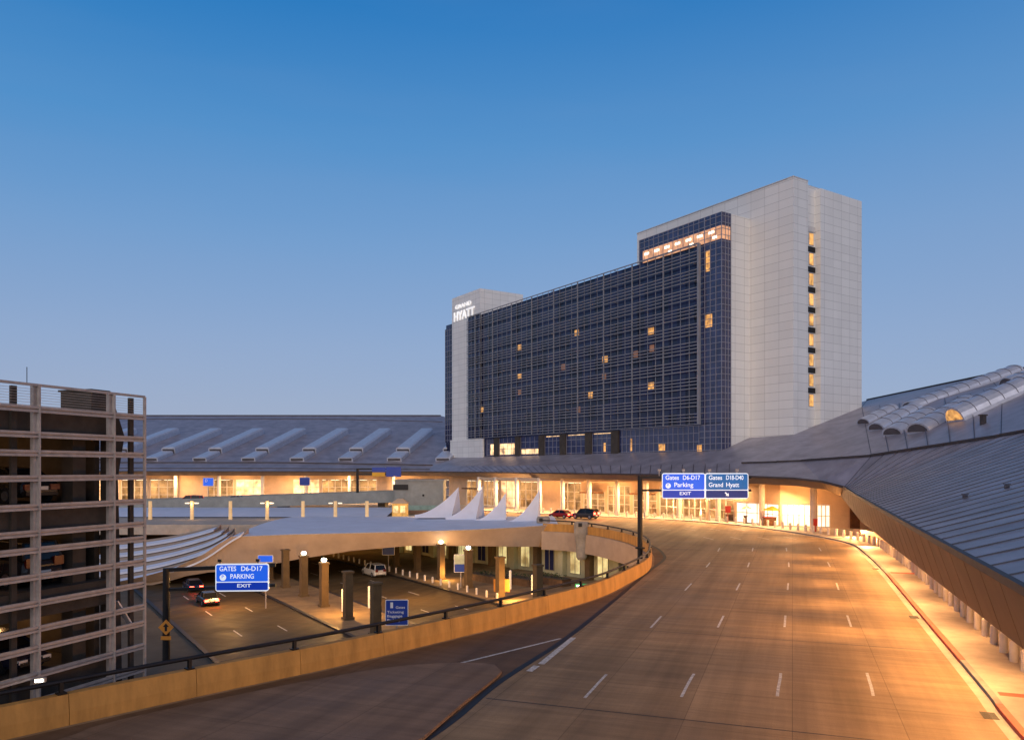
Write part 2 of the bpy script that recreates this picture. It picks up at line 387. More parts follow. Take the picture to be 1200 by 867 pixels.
# walkway beyond the right-hand kerb
wk = MB(); kin = [p for p in KERB]
wk.poly([(p.x,p.y) for p in kin]+[(-300,329),(159,329),(159,-21)], .006, .15)
struct(wk.build('sidewalk', M['walk']))
kb = MB(); a = offset(KERB, -.02); b = offset(KERB, .22)
kb.loft([[Zv(p,.008) for p in a],[Zv(p,.17) for p in a],[Zv(p,.17) for p in b],[Zv(p,.10) for p in b]])
struct(kb.build('kerb', M['concrete']))
gs = MB(); a = offset(KERB, -.42); b = offset(KERB, -.03)
gs.loft([[Zv(p,.0055) for p in a],[Zv(p,.0055) for p in b]]); struct(gs.build('gutter_strip', M['walk']))
def skerb(y):                          # arc length on the kerb nearest a given Y on the straight
    return KS[min(range(len(KERB)), key=lambda i: abs(KERB[i].y-y)+(100 if KERB[i].x < 0 and KERB[i].y > 50 else 0))]
# markings
mk = MB()
for ln, off in enumerate((4.2, 7.75, 11.3, 14.85)):
    path = offset(KERB, -off); S = arclen(path)
    Yrow = 32.44-13.45*3
    s_at = lambda y: S[min(range(len(path)), key=lambda i: abs(path[i].y-y))]
    s0 = s_at(18.9)-14.3
    k = 0
    while k < 11:
        s = s0+k*14.3
        seg = between(path, s-1.85, s+1.85)
        l = offset(seg, -.06); r = offset(seg, .06)
        if seg[0].y < 132: mk.loft([[Zv(p,.0045) for p in l],[Zv(p,.0045) for p in r]])
        k += 1
struct(mk.build('lane_markings', M['paint']))
gm = MB()
for p, q, w in ((gnd(535,778), gnd(657,748), .16), (gnd(634,778), gnd(672,747), .3), (gnd(620,786.5), gnd(629,780), .3)):
    d = (q-p).normalized(); n = Vector((d.y,-d.x,0))*w/2
    gm.add([Zv(p-n,.014), Zv(p+n,.014), Zv(q+n,.014), Zv(q-n,.014)], [(0,1,2,3)])
struct(gm.build('gore_markings', M['paint']))
ej = MB()
for y in (24.5, 38.5, 52.6, 66.6, 80.5):
    pr_, t_ = along(KERB, skerb(y)); pr_ = pr_-DR*.25; q_ = pr_-DR*(19.5 if y < 45 else 21)
    dl_ = min(DL, key=lambda v_: abs((v_-pr_).dot(D))); q_ = pr_-DR*max(4, (pr_-dl_).dot(DR)-.3)
    ej.add([Zv(pr_-D*.035,.0035), Zv(pr_+D*.035,.0035), Zv(q_+D*.035,.0035), Zv(q_-D*.035,.0035)], [(0,1,2,3)])
struct(ej.build('road_joints', M['tar']))
for y in (28.5, 47, 70):
    pr_, t_ = along(KERB, skerb(y)); dg = MB(); c_ = pr_-DR*.45
    for k in range(7): dg.obox(Zv(c_-D*.45-DR*.25,.006)+D*.13*k, D*.07, DR*.5, UP*.012)
    tag(dg.build('drain_grate', M['tar']), {28.5:'iron drain grate at the kerb nearest the viewer',47:'iron drain grate at the red painted kerb',70:'iron drain grate at the kerb past the red paint'}[y], 'drain')
rk = MB()
for y0, y1 in ((36,65.5), (24,29.0)):
    pass
    seg = between(KERB, skerb(y0), skerb(y1)); l = offset(seg, -.035); r = offset(seg, .22)
    rk.loft([[Zv(p,.01) for p in l],[Zv(p,.176) for p in l],[Zv(p,.176) for p in r]])
struct(rk.build('red_kerb_paint', M['redpaint']))
rs = MB()
for y, w in ((65.8, .9), (30.9, .55)):
    p, t = along(KERB, skerb(y)); n = Vector((t.y,-t.x,0))
    rs.add([Zv(p+n*.36,.155), Zv(p+n*2.3,.155), Zv(p+n*2.3+t*w,.155), Zv(p+n*.36+t*w,.155)], [(0,1,2,3)])
struct(rs.build('red_ramp_paint', M['redpaint']))

# lower level roads : frame (s along U, t along V)
LO = Vector((-33.4, 99.9, 0)); LZ = -6.5
def low(s, t, z=0): return Vector((LO.x, LO.y, LZ+z))+U*s+V*t
def strip(mb, s0, s1, t0, t1, z0, z1=None):
    mb.poly([low(s0,t0)[:2], low(s1,t0)[:2], low(s1,t1)[:2], low(s0,t1)[:2]], LZ+z0, None if z1 is None else LZ+z1)
lr = MB(); strip(lr, -70, 160, -12.6, 0, .004); struct(lr.build('lower_road', M['lower_road']))
lr = MB(); strip(lr, -70, 160, 7.2, 20.2, .004); struct(lr.build('lower_pickup_road', M['lower_road']))
li = MB(); strip(li, -70, 160, 0.15, 7.05, 0, .15); struct(li.build('lower_island', M['lower_island']))
li = MB(); strip(li, -70, 160, 20.35, 60, 0, .15); struct(li.build('lower_sidewalk', M['lower_island']))
lk = MB()
for t in (-12.9, -.25, 6.95, 20.0): strip(lk, -70, 160, t, t+.4, .009, .17)  # near-black raised strip along each kerb line
struct(lk.build('lower_kerb', M['tar']))
lm = MB()
for t in (-4.2,-8.4, 11.5, 15.8):
    for k in range(14): strip(lm, -40+k*12, -37+k*12, t-.07, t+.07, .008)
struct(lm.build('lower_lane_markings', M['paint']))

# ------------------------------------------------------------------ barrier wall + hand rail
S = arclen(BAR); bw = thing('barrier_wall', 'tan concrete parapet wall curving along the left edge of the upper road', 'barrier', (5.9,54.2,0))
n = int(S[-1]/4.6)
bm_ = MB()
for k in range(n):
    seg = between(BAR, k*4.6+.012, (k+1)*4.6-.012)
    o = offset(seg, -.18); i_ = offset(seg, .2); i2 = offset(seg, .13)
    bm_.loft([[Zv(p,-.0) for p in i_],[Zv(p,.45) for p in i_],[Zv(p,1.08) for p in i2],[Zv(p,1.1) for p in o],[Zv(p,0) for p in o],[Zv(p,-.0) for p in i_]])
    a_ = [Zv(i_[0],0),Zv(i_[0],.45),Zv(i2[0],1.08),Zv(o[0],1.1),Zv(o[0],0)]; bm_.add(a_,[(0,1,2,3,4)])
    a_ = [Zv(i_[-1],0),Zv(i_[-1],.45),Zv(i2[-1],1.08),Zv(o[-1],1.1),Zv(o[-1],0)]; bm_.add(a_,[(4,3,2,1,0)])
bm_.build('wall_panels', M['barrier'], bw)
ed = MB(); o1 = offset(BAR,-.45)
ed.loft([[Zv(p,-.01) for p in BAR],[Zv(p,-.01) for p in o1],[Zv(p,-2.6) for p in o1],[Zv(p,-2.6) for p in BAR]])
ed.build('edge_beam', M['canopy_edge'], bw)
hr = thing('hand_rail', 'black steel rail on short posts along the top of the tan parapet', 'rail', (5.9,54.2,1.1))
rl = MB(); rl.tube([Zv(p,1.52) for p in BAR[8:]], .085, 8); rl.build('rail', M['dkmetal'], hr)
s = 9.0
while s < S[-1]-1:
    p, t = along(BAR, s, S); q = MB(); q.box((p.x,p.y,1.28),(.12,.16,.46), math.atan2(t.y,t.x)); q.box((p.x,p.y,1.13),(.3,.3,.05), math.atan2(t.y,t.x)); q.build('post', M['dkmetal'], hr); s += 4.6

# ------------------------------------------------------------------ bollards
bl = MB(); bl.lathe([(.18,0),(.18,.86),(.165,.92),(.12,.955),(0.02,.97)], n=14)
b0 = bl.build('bollard', M['column'], smooth=False)
tag(b0, 'pale round concrete bollard in the row along the sidewalk kerb', 'bollard', 'bollards along the sidewalk kerb')
bp = offset(KERB, 2.25); BS = arclen(bp); s = 38.0; first = True
while True:
    p, t = along(bp, s, BS)
    if p.x < 2 and p.y > 100: break
    o = b0 if first else b0.copy()
    if not first: COL.objects.link(o)
    o.location = (p.x, p.y, .15); first = False; s += 1.92
lb = MB(); lb.lathe([(.14,0),(.14,.72),(.10,.8),(.02,.82)], n=12)
l0 = lb.build('bollard', M['column']); tag(l0, 'low pale bollard in the row along the lower sidewalk', 'bollard', 'bollards along the lower sidewalk')
for k in range(24):
    o = l0 if k == 0 else l0.copy()
    if k: COL.objects.link(o)
    o.location = low(-25+k*2.3, 21.4, .15)

# ------------------------------------------------------------------ terminal building
TB = thing('terminal_building', 'long airport terminal under a swept blue grey standing seam roof', 'terminal', (0,170,0))
E = [(-260,195,8.2),(-120,195,8.2),(-60,195,8.15),(-21,195,8.1),(-8,178.3,8.05),(8,151.5,8.0),(20,131.6,7.95),(32.7,110.6,7.85),(37.6,104,7.63),(40.2,101,7.25),(41.4,97,6.62),(35.3,80,6.25),(25.55,53,5.95),(19.07,35,5.74),(14.4,22,5.6),(9.4,8,5.4)]
E = [Vector(p) for p in E]
G2 = [(-260,203,10.4),(-120,203,10.4),(-60,203,10.4),(-20.5,201,9.75),(-11,186,9.5),(7,158,9.5),(21,137,9.5),(34.9,118,9.7),(38.5,113,9.85),(41,110,10.0),(44.8,97,10.5),(47.5,75.6,12.1),(49.5,44.5,14.6),(54,22.8,16.8),(58,8,18),(64,-10,19)]
G2 = [Vector(p) for p in G2]
Mm = [(-260,232,18.4),(-120,232,18.4),(-60,232,18.4),(-15.9,209.4,12.05),(-8,198,12.0),(10.2,170,12.0),(24,149,12.0),(35.5,131.7,12.0),(41.3,135.5,14.3),(46.3,128,14.5),(62.3,138.6,19.9),(63,100,18.6),(63,60,19.8),(64,35,20.5),(66,18,21),(70,-5,21.5)]
Mm = [Vector(p) for p in Mm]
R = [(-260,262,26.65),(-120,262,26.65),(-60,262,26.65),(-24,262,26.65),(-4,240,20),(20,200,16),(40,180,15),(52,170,15),(60,172,18),(66,174,20),(79,173,24.1),(79.5,130,24.5),(78,80,23.8),(77,50,23.4),(76,25,23),(76,-5,23)]
R = [Vector(p) for p in R]
def finer(rows, n):
    out = []
    for r in rows:
        q = []
        for i in range(len(r)-1):
            for k in range(n): q.append(r[i].lerp(r[i+1], k/n))
        q.append(r[-1]); out.append(q)
    return out
rf = MB()
rf.loft([E, G2, Mm, R])
def seam(p, q, w=.07, h=.05):
    rf.cur = 1; rf.beam(p+UP*h*.3, q+UP*h*.3, w, h); rf.cur = 0
# seams up the slope: main front, wing, upper roof
def seams(A, B, i, n):
    for k in range(n):
        t = k/n; p = A[i].lerp(A[i+1], t); q = B[i].lerp(B[i+1], t)
        m_ = 6
        for j in range(m_):     # patch is ruled, follow it in short pieces
            seam(p.lerp(q, j/m_), p.lerp(q, (j+1)/m_))
for i in range(10, 15):
    L_ = (E[i+1]-E[i]).length; seams(E, G2, i, max(1, int(L_/2.1)))
for i in (10, 11, 12): seams(G2, Mm, i, int((G2[i+1]-G2[i]).length/3.2)); seams(Mm, R, i, int((Mm[i+1]-Mm[i]).length/3.2))
for i in (4, 5, 6): seams(E, G2, i, int((E[i+1]-E[i]).length/2.4))
rf.build('roof', [M['roof'], M['seam']], TB)
# gutter / step lines along the roof
tr = MB()
for i in range(0, 3): tr.beam(G2[i]+UP*.1, G2[i+1]+UP*.1, .5, .22)
tr.build('roof_gutter', M['roof_trim'], TB); tr = MB()
for i in range(7, 15): tr.beam(G2[i]+UP*.12, G2[i+1]+UP*.08, .42, .24)
tr.build('roof_gutter', M['roof_trim'], TB); tr = MB()
for i in range(0, 3):
    tr.beam(R[i]+UP*.1, R[i+1]+UP*.1, .6, .3); a_ = Mm[i].lerp(R[i], .82); b_ = Mm[i+1].lerp(R[i+1], .82); tr.beam(a_+UP*.05, b_+UP*.05, .35, .14)
    a_ = E[i].lerp(G2[i], .35); b_ = E[i+1].lerp(G2[i+1], .35); tr.beam(a_+UP*.05, b_+UP*.05, .3, .14)
tr.build('ridge_cap', M['roof_trim'], TB); tr = MB()
for i in range(10, 15): tr.beam(R[i]+UP*.1, R[i+1]+UP*.1, .5, .3)
tr.build('ridge_cap', M['roof_trim'], TB)
# fascia (undercut) and soffit
Fz = []
for i, p in enumerate(E):
    t = (E[min(i+1,15)]-E[max(i-1,0)]); t.z = 0; t.normalize(); inn = Vector((-t.y, t.x, 0))   # inward = left of travel (towards +)
    if inn.dot(Vector((G2[i].x-p.x, G2[i].y-p.y, 0))) < 0: inn = -inn
    if i <= 8: Fz.append(p+inn*.55+UP*-1.0)
    elif i == 9: Fz.append(p+inn*.8+UP*-1.05)
    elif i == 10: Fz.append(Vector((42.9, 101.5, 5.35)))
    elif i == 11: Fz.append(Vector((7.43+.36*84, 84, 3.25)))
    else: Fz.append(Vector((7.43+.36*p.y+.4, p.y+.8, 3.1)))
fs = MB(); fs.loft(finer([E, Fz], 6))
for i in range(10, 15):                # panel joints on the wing fascia
    nn = int((E[i+1]-E[i]).length/2.4)
    for k in range(nn):
        t = k/nn; p = E[i].lerp(E[i+1], t); q = Fz[i].lerp(Fz[i+1], t); fs.beam(p.lerp(q,.02), q.lerp(p,.02), .03, .02, DR)
fs.build('fascia', M['fascia'], TB)
el = MB()
for i in range(15): el.beam(E[i]+UP*.02, E[i+1]+UP*.02, .24, .26)
el.build('roof_edge', M['roof_trim'], TB)
W = [Vector(p) for p in ((60,113,0),(49.5,114.5,0),(41,119,0),(36.5,128,0),(27,145,0),(14,158,0),(-20,200,0),(-300,200,0))]
so = MB()
inner = []
for i, p in enumerate(Fz):
    if i < 3: inner.append(Vector((p.x, 200.3, 7.3)))
    elif i == 3: inner.append(Vector((-20,200.3,7.3)))
    elif i == 4: inner.append(Vector((-5,181.8,7.3)))
    elif i == 5: inner.append(Vector((14,158.3,7.2)))
    elif i == 6: inner.append(Vector((27,145.3,7.2)))
    elif i == 7: inner.append(Vector((36.5,128.3,7.2)))
    elif i == 8: inner.append(Vector((41,119.3,7.2)))
    elif i == 9: inner.append(Vector((49.5,114.8,7.2)))
    elif i == 10: inner.append(Vector((52,104,6.4)))
    else: inner.append(p+DR*8.5+UP*3.0)
so.loft([Fz, inner]); so.build('soffit', M['soffit'], TB)
ww = MB()                              # wing back wall
for i in range(10, 15):
    a_, b_ = inner[i], inner[i+1]; ww.add([Zv(a_,.15),Zv(b_,.15),b_,a_],[(0,1,2,3)])
ww.add([Zv(W[0],.15), Zv(inner[10],.15), inner[10], Zv(W[0],7.2)], [(0,1,2,3)])
ww.build('wing_wall', M['cream'], TB)

# ---- street facade: piers, spandrels, glazed bays, interior behind
HW = 7.25
wall = MB(); bays = []
def seg_frame(p, q):
    d = (q-p); L_ = d.length; d.normalize(); n_ = Vector((-d.y, d.x, 0))
    if n_.dot(Vector((-10,100,0))-p) > 0 and False: n_ = -n_
    # outward normal is toward the road: pick the side facing the camera
    if n_.dot(-p) < 0: n_ = -n_
    return d, n_, L_
def wbox(mb, p, d, n_, s0, s1, z0, z1, n0, n1):
    mb.obox(p+d*s0+n_*n0+UP*z0, d*(s1-s0), n_*(n1-n0), UP*(z1-z0))
def window(p, d, n_, s0, s1, z0, z1, cols, rows, pane, fr='column', recess=-.12, name='window'):
    f_ = MB(); t = .14
    for k in range(cols+1):
        x = s0+(s1-s0-t)*k/cols; wbox(f_, p, d, n_, x, x+t, z0, z1, recess-.1, recess+.06)
    for k in range(rows+1):
        z = z0+(z1-z0-t)*k/rows; wbox(f_, p, d, n_, s0, s1, z, z+t*.8, recess-.095, recess+.055)
    w_ = f_.build(name, M[fr], TB)
    g_ = MB(); wbox(g_, p, d, n_, s0+.02, s1-.02, z0+.02, z1-.02, recess-.04, recess-.02); g_.build('pane', M[pane], w_)
    return w_
rnd = random.Random(3)
# right-hand bay with the two white-lit openings
p, q = W[2], W[1]; d, n_, L_ = seg_frame(p, q)
def sx(px, p, d):                       # distance along a facade that shows at photo column px
    k = (px-600)/F; return (k*p.y-p.x)/(d.x-k*d.y)
for a_, b_ in ((916,950),(957,973)):
    s0, s1 = sx(a_,p,d), sx(b_,p,d); window(p, d, n_, s0, s1, .2, 3.55, 5 if b_ < 955 else 3, 2, 'bright', 'column')
cuts = [sx(916,p,d), sx(950,p,d), sx(957,p,d), sx(973,p,d)]
for s0, s1 in ((0,cuts[0]),(cuts[1],cuts[2]),(cuts[3],L_)): wbox(wall, p, d, n_, s0, s1, .15, 3.6, -.4, 0)
wbox(wall, p, d, n_, 0, L_, 3.6, HW, -.4, .003)
# solid corner with dark opening
p, q = W[1], W[0]; d, n_, L_ = seg_frame(p, q)
wbox(wall, p, d, n_, 0, L_, .15, HW, -.4, 0)
dr = MB(); wbox(dr, p, d, n_, .2, 1.6, .15, 3.6, .003, .06); dr.build('door', M['wood'], TB)
# backlit open bay behind the valet stands
p, q = W[3], W[2]; d, n_, L_ = seg_frame(p, q)
window(p, d, n_, .5, L_-.3, .2, 3.5, 4, 2, 'bright', 'column')
wbox(wall, p, d, n_, 0, .5, .15, HW, -.4, 0); wbox(wall, p, d, n_, L_-.3, L_, .15, HW, -.4, 0); wbox(wall, p, d, n_, .5, L_-.3, 3.5, HW, -.4, .003)
# the long glazed fronts
def front(p, q, bay, kinds):
    d, n_, L_ = seg_frame(p, q); nb = max(1, round(L_/bay)); bw_ = L_/nb
    for k in range(nb):
        s0 = k*bw_; kind = kinds[k % len(kinds)]
        wbox(wall, p, d, n_, s0, s0+.6, .15, HW, -.4, 0)
        if kind == 'p':
            wbox(wall, p, d, n_, s0+.6, s0+bw_, .15, HW, -.4, -.06)
        else:
            cols = 4 if kind == 'g' else 3
            window(p, d, n_, s0+.6, s0+bw_, .2, (4.3 if kind not in 'tg' else 5.6) if p.y < 190 else 6.2, cols, 3, 'pane' if kind != 'b' else 'lobby')
            wbox(wall, p, d, n_, s0+.6, s0+bw_, ((4.3 if kind not in 'tg' else 5.6) if p.y < 190 else 6.2)+.05, HW, -.4, -.003)
            if kind == 'a':             # awning over doors
                aw = MB(); wbox(aw, p, d, n_, s0+.9, s0+bw_-.3, 4.0, 4.3, .003, 1.6); aw.build('awning', M['wood'], TB)
front(W[4], W[3], 6.5, 'tgt'); front(W[5], W[4], 6.2, 'aga'); front(W[6], W[5], 6.8, 'tpagbtp')
front(Vector((-160,200,0)), W[6], 7.2, 'bgtpgbp')
wbox(wall, W[7], Vector((1,0,0)), Vector((0,-1,0)), 0, 140, .15, HW, -.4, 0)
wall.build('wall', M['cream'], TB)
# interior seen through the glass
inn = MB(); cl = MB(); it = MB()
for p, q in ((W[4],W[3]),(W[5],W[4]),(W[6],W[5]),(Vector((-160,200,0)),W[6])):
    d, n_, L_ = seg_frame(p, q)
    wbox(inn, p, d, n_, -2, L_+2, .15, 6.2, -6.3, -6.0)
    wbox(cl, p, d, n_, 0, L_, 6.0, 6.15, -6, -.45)
    k = 1.5
    while k < L_-2:
        wbox(it, p, d, n_, k, k+1.6, 5.9, 5.97, -4.6, -1.6); k += 3.6
    k = 1.0
    while k < L_-2:
        h = rnd.uniform(1.0, 2.6); wbox(inn, p, d, n_, k, k+rnd.uniform(.6,2.2), .15, .15+h, -5.2, -4.4); k += rnd.uniform(2.2,4.5)
inn.build('interior_wall', M['shop'], TB); cl.build('interior_ceiling', M['cream'], TB); it.build('interior_lamp', M['lobby'] if False else glow('interior_lamp_glow', (1,.78,.48), 4), TB)
# tie beam and columns in front of the facade
cpath = offset(KERB, 3.6); CS = arclen(cpath)
cols_px = [952, 894, 844, 798, 757, 721, 690, 659, 632, 607, 583, 560]
cpos = []
for px in cols_px:
    best = min((p for p in cpath if p.y > 104), key=lambda p: abs(600+F*p.x/p.y-px)); cpos.append(best)
for k in range(12): cpos.append(Vector((-30-k*11, 196.6, 0)))
for p in cpos:
    c = MB(); c.lathe([(.55,.15),(.55,.5),(.46,.55),(.46,7.1)], (p.x,p.y,0), 16); c.build('column', M['column'], TB, smooth=False)
tb = MB()
for a_, b_ in zip(cpos[:11], cpos[1:12]): tb.beam(Zv(a_,6.75), Zv(b_,6.75), .5, .55)
tb.build('tie_beam', M['soffit'], TB)
# skylights
def skylight(a0, a1, w, h, lower=True, endmat='skyend'):
    d = (a1-a0); L_ = d.length; d.normalize(); sd = d.cross(UP).normalized(); up = sd.cross(d).normalized()
    if up.z < 0: up = -up
    def piece(s0, s1, wd, hh, par, name):
        m_ = MB(); rows = []
        for s_ in (s0, s1):
            c = a0+d*s_; rows.append([c-sd*wd/2-up*.3, c-sd*wd/2+up*hh*.8, c-sd*wd*.38+up*hh, c+sd*wd*.38+up*hh, c+sd*wd/2+up*hh*.8, c+sd*wd/2-up*.3] if lower else [c-sd*wd/2-up*.3]+[c-sd*wd/2*math.cos(math.pi*j/8)+up*hh*(.25+.75*math.sin(math.pi*j/8)) for j in range(9)]+[c+sd*wd/2-up*.3])
        m_.loft(rows, True); nr = len(rows[0]); m_.add(rows[0], [tuple(range(nr))]); m_.add(rows[1], [tuple(reversed(range(nr)))])
        k = s0+1.8 if not lower else s1+1
        while k < s1:
            c = a0+d*k; m_.cur = 1; arc = [c-sd*wd*.505*math.cos(math.pi*j/8)+up*hh*(.25+.77*math.sin(math.pi*j/8)) for j in range(9)]
            for j in range(8): m_.beam(arc[j], arc[j+1], .10, .05, d)
            m_.cur = 0; k += 1.8
        o_ = m_.build(name, [M['skylight'], M['skyrib']], par)
        e_ = MB(); c = a0+d*s0; e_.solid([c-sd*wd*.42+up*.05-d*.02, c+sd*wd*.42+up*.05-d*.02, c+sd*wd*.42+up*hh*.72-d*.02, c-sd*wd*.42+up*hh*.72-d*.02] if lower else [c-sd*wd*.43*math.cos(math.pi*j/8)+up*hh*(.12+.74*math.sin(math.pi*j/8))-d*.02 for j in range(9)], -d*.05)
        e_.build('end_pane', M[endmat], o_)
    if lower:
        piece(0, L_*.20, w, h, TB, 'skylight'); piece(L_*.23, L_*.93, w, h*1.8, TB, 'skylight')
    else: piece(0, L_, w, h, TB, 'skylight')
def on_left(px, py):                    # intersection with the left roof plane
    k = (HZ-py)/F; m_ = (26.65-8.2)/67.
    Y = (8.2-EYE-m_*195)/(k-m_); return Vector(((px-600)/F*Y, Y, EYE+k*Y))
for j in range(-3, 6):
    x0 = 234+57*j; b_ = on_left(x0, 540); skylight(b_, b_+Vector((5.6,33.5,33.5*.2754)), 4.0, .95)
def on_patch(px, py):                   # ray against the right roof patches
    o = Vector((0,0,EYE)); d = Vector(((px-600)/F, 1, (HZ-py)/F))
    from mathutils.geometry import intersect_ray_tri
    for A, B in ((G2,Mm),(Mm,R)):
        for i in range(9, 15):
            for t in ((A[i],A[i+1],B[i+1]),(A[i],B[i+1],B[i])):
                h = intersect_ray_tri(*t, d, o, True)
                if h is not None: return h
    return o+d*100
for (a0, a1, w, h, em) in (((1012,497),(1046,480),2.7,1.0,'skyend'),((1027,504),(1072,480),2.9,1.15,'skyend'),((1046,510),(1088,486),3.1,1.2,'skyend'),
                       ((1066,480),(1190,437),3.6,1.3,'skyend'),((1076,507),(1135,474),3.4,1.35,'skyend'),((1120,494),(1215,452),3.9,1.9,'litwin'),((1180,452),(1260,425),4,1.2,'skyend')):
    skylight(on_patch(*a0), on_patch(*a1), w, h, lower=False, endmat=em)
# small roof vents on the wing
for (px, py) in ((1180,572),(1131,584)):
    i = 11; best = None
    o = Vector((0,0,EYE)); d_ = Vector(((px-600)/F, 1, (HZ-py)/F))
    from mathutils.geometry import intersect_ray_tri
    for i in range(9, 15):
        for t in ((E[i],E[i+1],G2[i+1]),(E[i],G2[i+1],G2[i])):
            h = intersect_ray_tri(*t, d_, o, True)
            if h is not None: best = h
    if best is not None:
        v_ = MB(); v_.box(best+UP*.1, (.22,.2,.25), .3); v_.box(best+UP*.27, (.32,.28,.05), .3); v_.build('roof_vent', M['seam'], TB)
wh = on_patch(1152,497)
v_ = MB(); v_.box(wh+UP*.4, (.45,.45,1.1), .3); v_.box(wh+UP*1.0, (.7,.6,.14), .3); v_.build('roof_vent', M['roof_trim'], TB)

# ------------------------------------------------------------------ hotel
HB = thing('hotel_building', 'tall hotel with navy glass front behind a metal grid and white panelled towers', 'hotel', (35.5,131.7,12))
P2 = Vector((35.5,131.7,0))
def hp(L_, w, z): return P2+U*L_+V*w+UP*z
def hbox(mb, l0, l1, w0, w1, z0, z1): mb.obox(hp(l0,w0,z0), U*(l1-l0), V*(w1-w0), UP*(z1-z0)); return mb
ZB = 9.0
# main slab
m_ = MB(); hbox(m_, 25.2, 97, .02, 22, 8, 47.9); hbox(m_, 20.3, 25.2, .02, 7.2, 8, 47.9); hbox(m_, .05, 20.3, .02, 7.2, 8, 52.3); m_.build('glass_front', M['nglass'], HB)
m_ = MB(); hbox(m_, 27, 93, 4, 18, 47.9, 48.1); hbox(m_, 34, 60, 8, 15, 48.1, 50.3); m_.build('roof_plant', M['white_plain'], HB)
# white tower with slot in the end face: front body, then two end wings either side of the slot
m_ = MB(); hbox(m_, -7.94, 28.4, 6.93, 26.1, 8, 56.85); hbox(m_, -.004, 3, 2.16, 6.93, 8, 52.4); m_.build('white_tower', [M['white_u']], HB)
m_ = MB(); hbox(m_, -9.04, -7.94, 6.93, 10.78, 8, 56.9); hbox(m_, -9.04, -7.94, 14.2, 26.1, 8, 56.45); m_.build('end_wall', M['white_v'], HB)
m_ = MB(); hbox(m_, -9.06, -7.9, 6.92, 6.925, 8, 56.9); m_.build('corner_panels', M['white_u'], HB)
m_ = MB(); hbox(m_, -.012, -.005, 2.16, 6.93, 8, 52.4); m_.build('return_panels', M['white_v'], HB)
m_ = MB(); hbox(m_, -9.1, 28.5, 6.85, 10.78, 56.9, 57.05); hbox(m_, -7.9, 28.5, 10.78, 26.15, 56.9, 57.0); m_.build('parapet_cap', M['white_plain'], HB)
for k in range(9):
    z = 9+(HZ-478)/F*135.2+k*3.42
    w_ = MB(); hbox(w_, -8.0, -7.945, 12.5, 13.75, z, z+2.2); o_ = w_.build('stair_window', M['mullion'], HB)
    q = MB(); hbox(q, -8.05, -8.005, 12.6, 13.65, z+.1, z+2.05); q.build('pane', glow('stair_window_glow', (1,.52,.15), .6, .7, 1.1, .35) if k == 0 else bpy.data.materials['stair_window_glow'], o_)
    q = MB(); hbox(q, -8.06, -7.945, 12.15, 14.15, z+2.3, z+3.2); q.build('slot_spandrel', M['dkmetal'] if k < 8 else M['white_plain'], HB)
# corner glass with mullions (front part right of the screen, wraps the corner)
m_ = MB(); hbox(m_, -.03, 4.9, -.06, 0, 16.8, 52.4); hbox(m_, -.03, 20.3, -.062, 0, 48.1, 52.4); hbox(m_, -.06, -.031, -.06, 2.16, 12, 52.4); hbox(m_, -.03, 25.5, -.061, 0, 12, 16.6)
m_.build('corner_glass', M['cglass'], HB)
m_ = MB()
for x in (-.1, 1.15, 2.4, 3.65): hbox(m_, x, x+.1, -.16, -.065, 12, 52.4)
for k in range(3, 17): hbox(m_, k*1.25, k*1.25+.08, -.15, -.065, 48.1, 52.4)
for k in range(3, 21): hbox(m_, k*1.25, k*1.25+.08, -.15, -.065, 12, 16.5)
for w in (.7, 1.4, 2.08): hbox(m_, -.16, -.065, w, w+.1, 12, 52.4)
z = 12.1
while z < 52.4:
    hbox(m_, -.12, 4.9, -.14, -.065, z, z+.1); hbox(m_, -.15, -.065, -.06, 2.16, z, z+.1); z += 1.07
for z in (12.1, 13.6, 15.1, 16.4): hbox(m_, 4.9, 25.5, -.145, -.065, z, z+.09)
for z in (48.1, 50.6, 51.7, 52.3): hbox(m_, 4.9, 20.3, -.145, -.065, z, z+.1)
m_.build('mullions', M['mullion'], HB)
# top floor lounge, lit
m_ = MB(); hbox(m_, 0.05, 19.2, -.10, -.063, 47.85, 50.1); m_.build('lounge_window', glow('lounge_glow', (1,.50,.26), .5, .5, .8, .5), HB)
m_ = MB(); hbox(m_, -.10, -.062, -.05, 2.0, 47.85, 50.1); m_.build('lounge_window', bpy.data.materials['lounge_glow'], HB)
for k in range(7):
    q = MB(); l_ = 1.6+k*2.65; hbox(q, l_, l_+1.2, -.14, -.105, 49.2, 49.6); q.build('lounge_lamp', glow('lounge_lamp_glow', (1,.85,.62), 4) if k == 0 else bpy.data.materials['lounge_lamp_glow'], HB)
    if k in (0, 2, 4): 
        q = MB(); hbox(q, l_-.6, l_+.3, -.14, -.105, 48.2, 48.6); q.build('lounge_lamp', bpy.data.materials['lounge_lamp_glow'], HB)
# metal grid screen standing off the glass
m_ = MB(); s0, s1, z0, z1 = 4.6, 84.3, 16.6, 48.0; fl = (z1-z0)/10
for k in range(11):
    hbox(m_, s0, s1, -.95, -.72, z0+k*fl-.04 if k else z0, z0+k*fl+.10)
    if k < 10:
        for dz in (.62, 1.2, 1.78): hbox(m_, s0, s1, -.94, -.74, z0+k*fl+dz, z0+k*fl+dz+.125)
nv = 38
for k in range(nv+1):
    l_ = s0+(s1-s0)*k/nv; t = .14 if k % 4 == 0 else .085
    hbox(m_, l_-t/2, l_+t/2, -.97 if k % 4 == 0 else -.80, -.735, z0, z1)
hbox(m_, s0-.35, s0, -1.05, -.5, z0, z1)
for k in range(11):
    for l_ in (s0+1, s0+22, s0+43, s0+64, s1-1): hbox(m_, l_, l_+.12, -.72, .02, z0+k*(fl-.02)+.02, z0+k*(fl-.02)+.12)
m_.build('grid_screen', M['screen'], HB)
def fL(px): k = (px-600)/F; return (P2.x-k*P2.y)/(k*U.y-U.x)
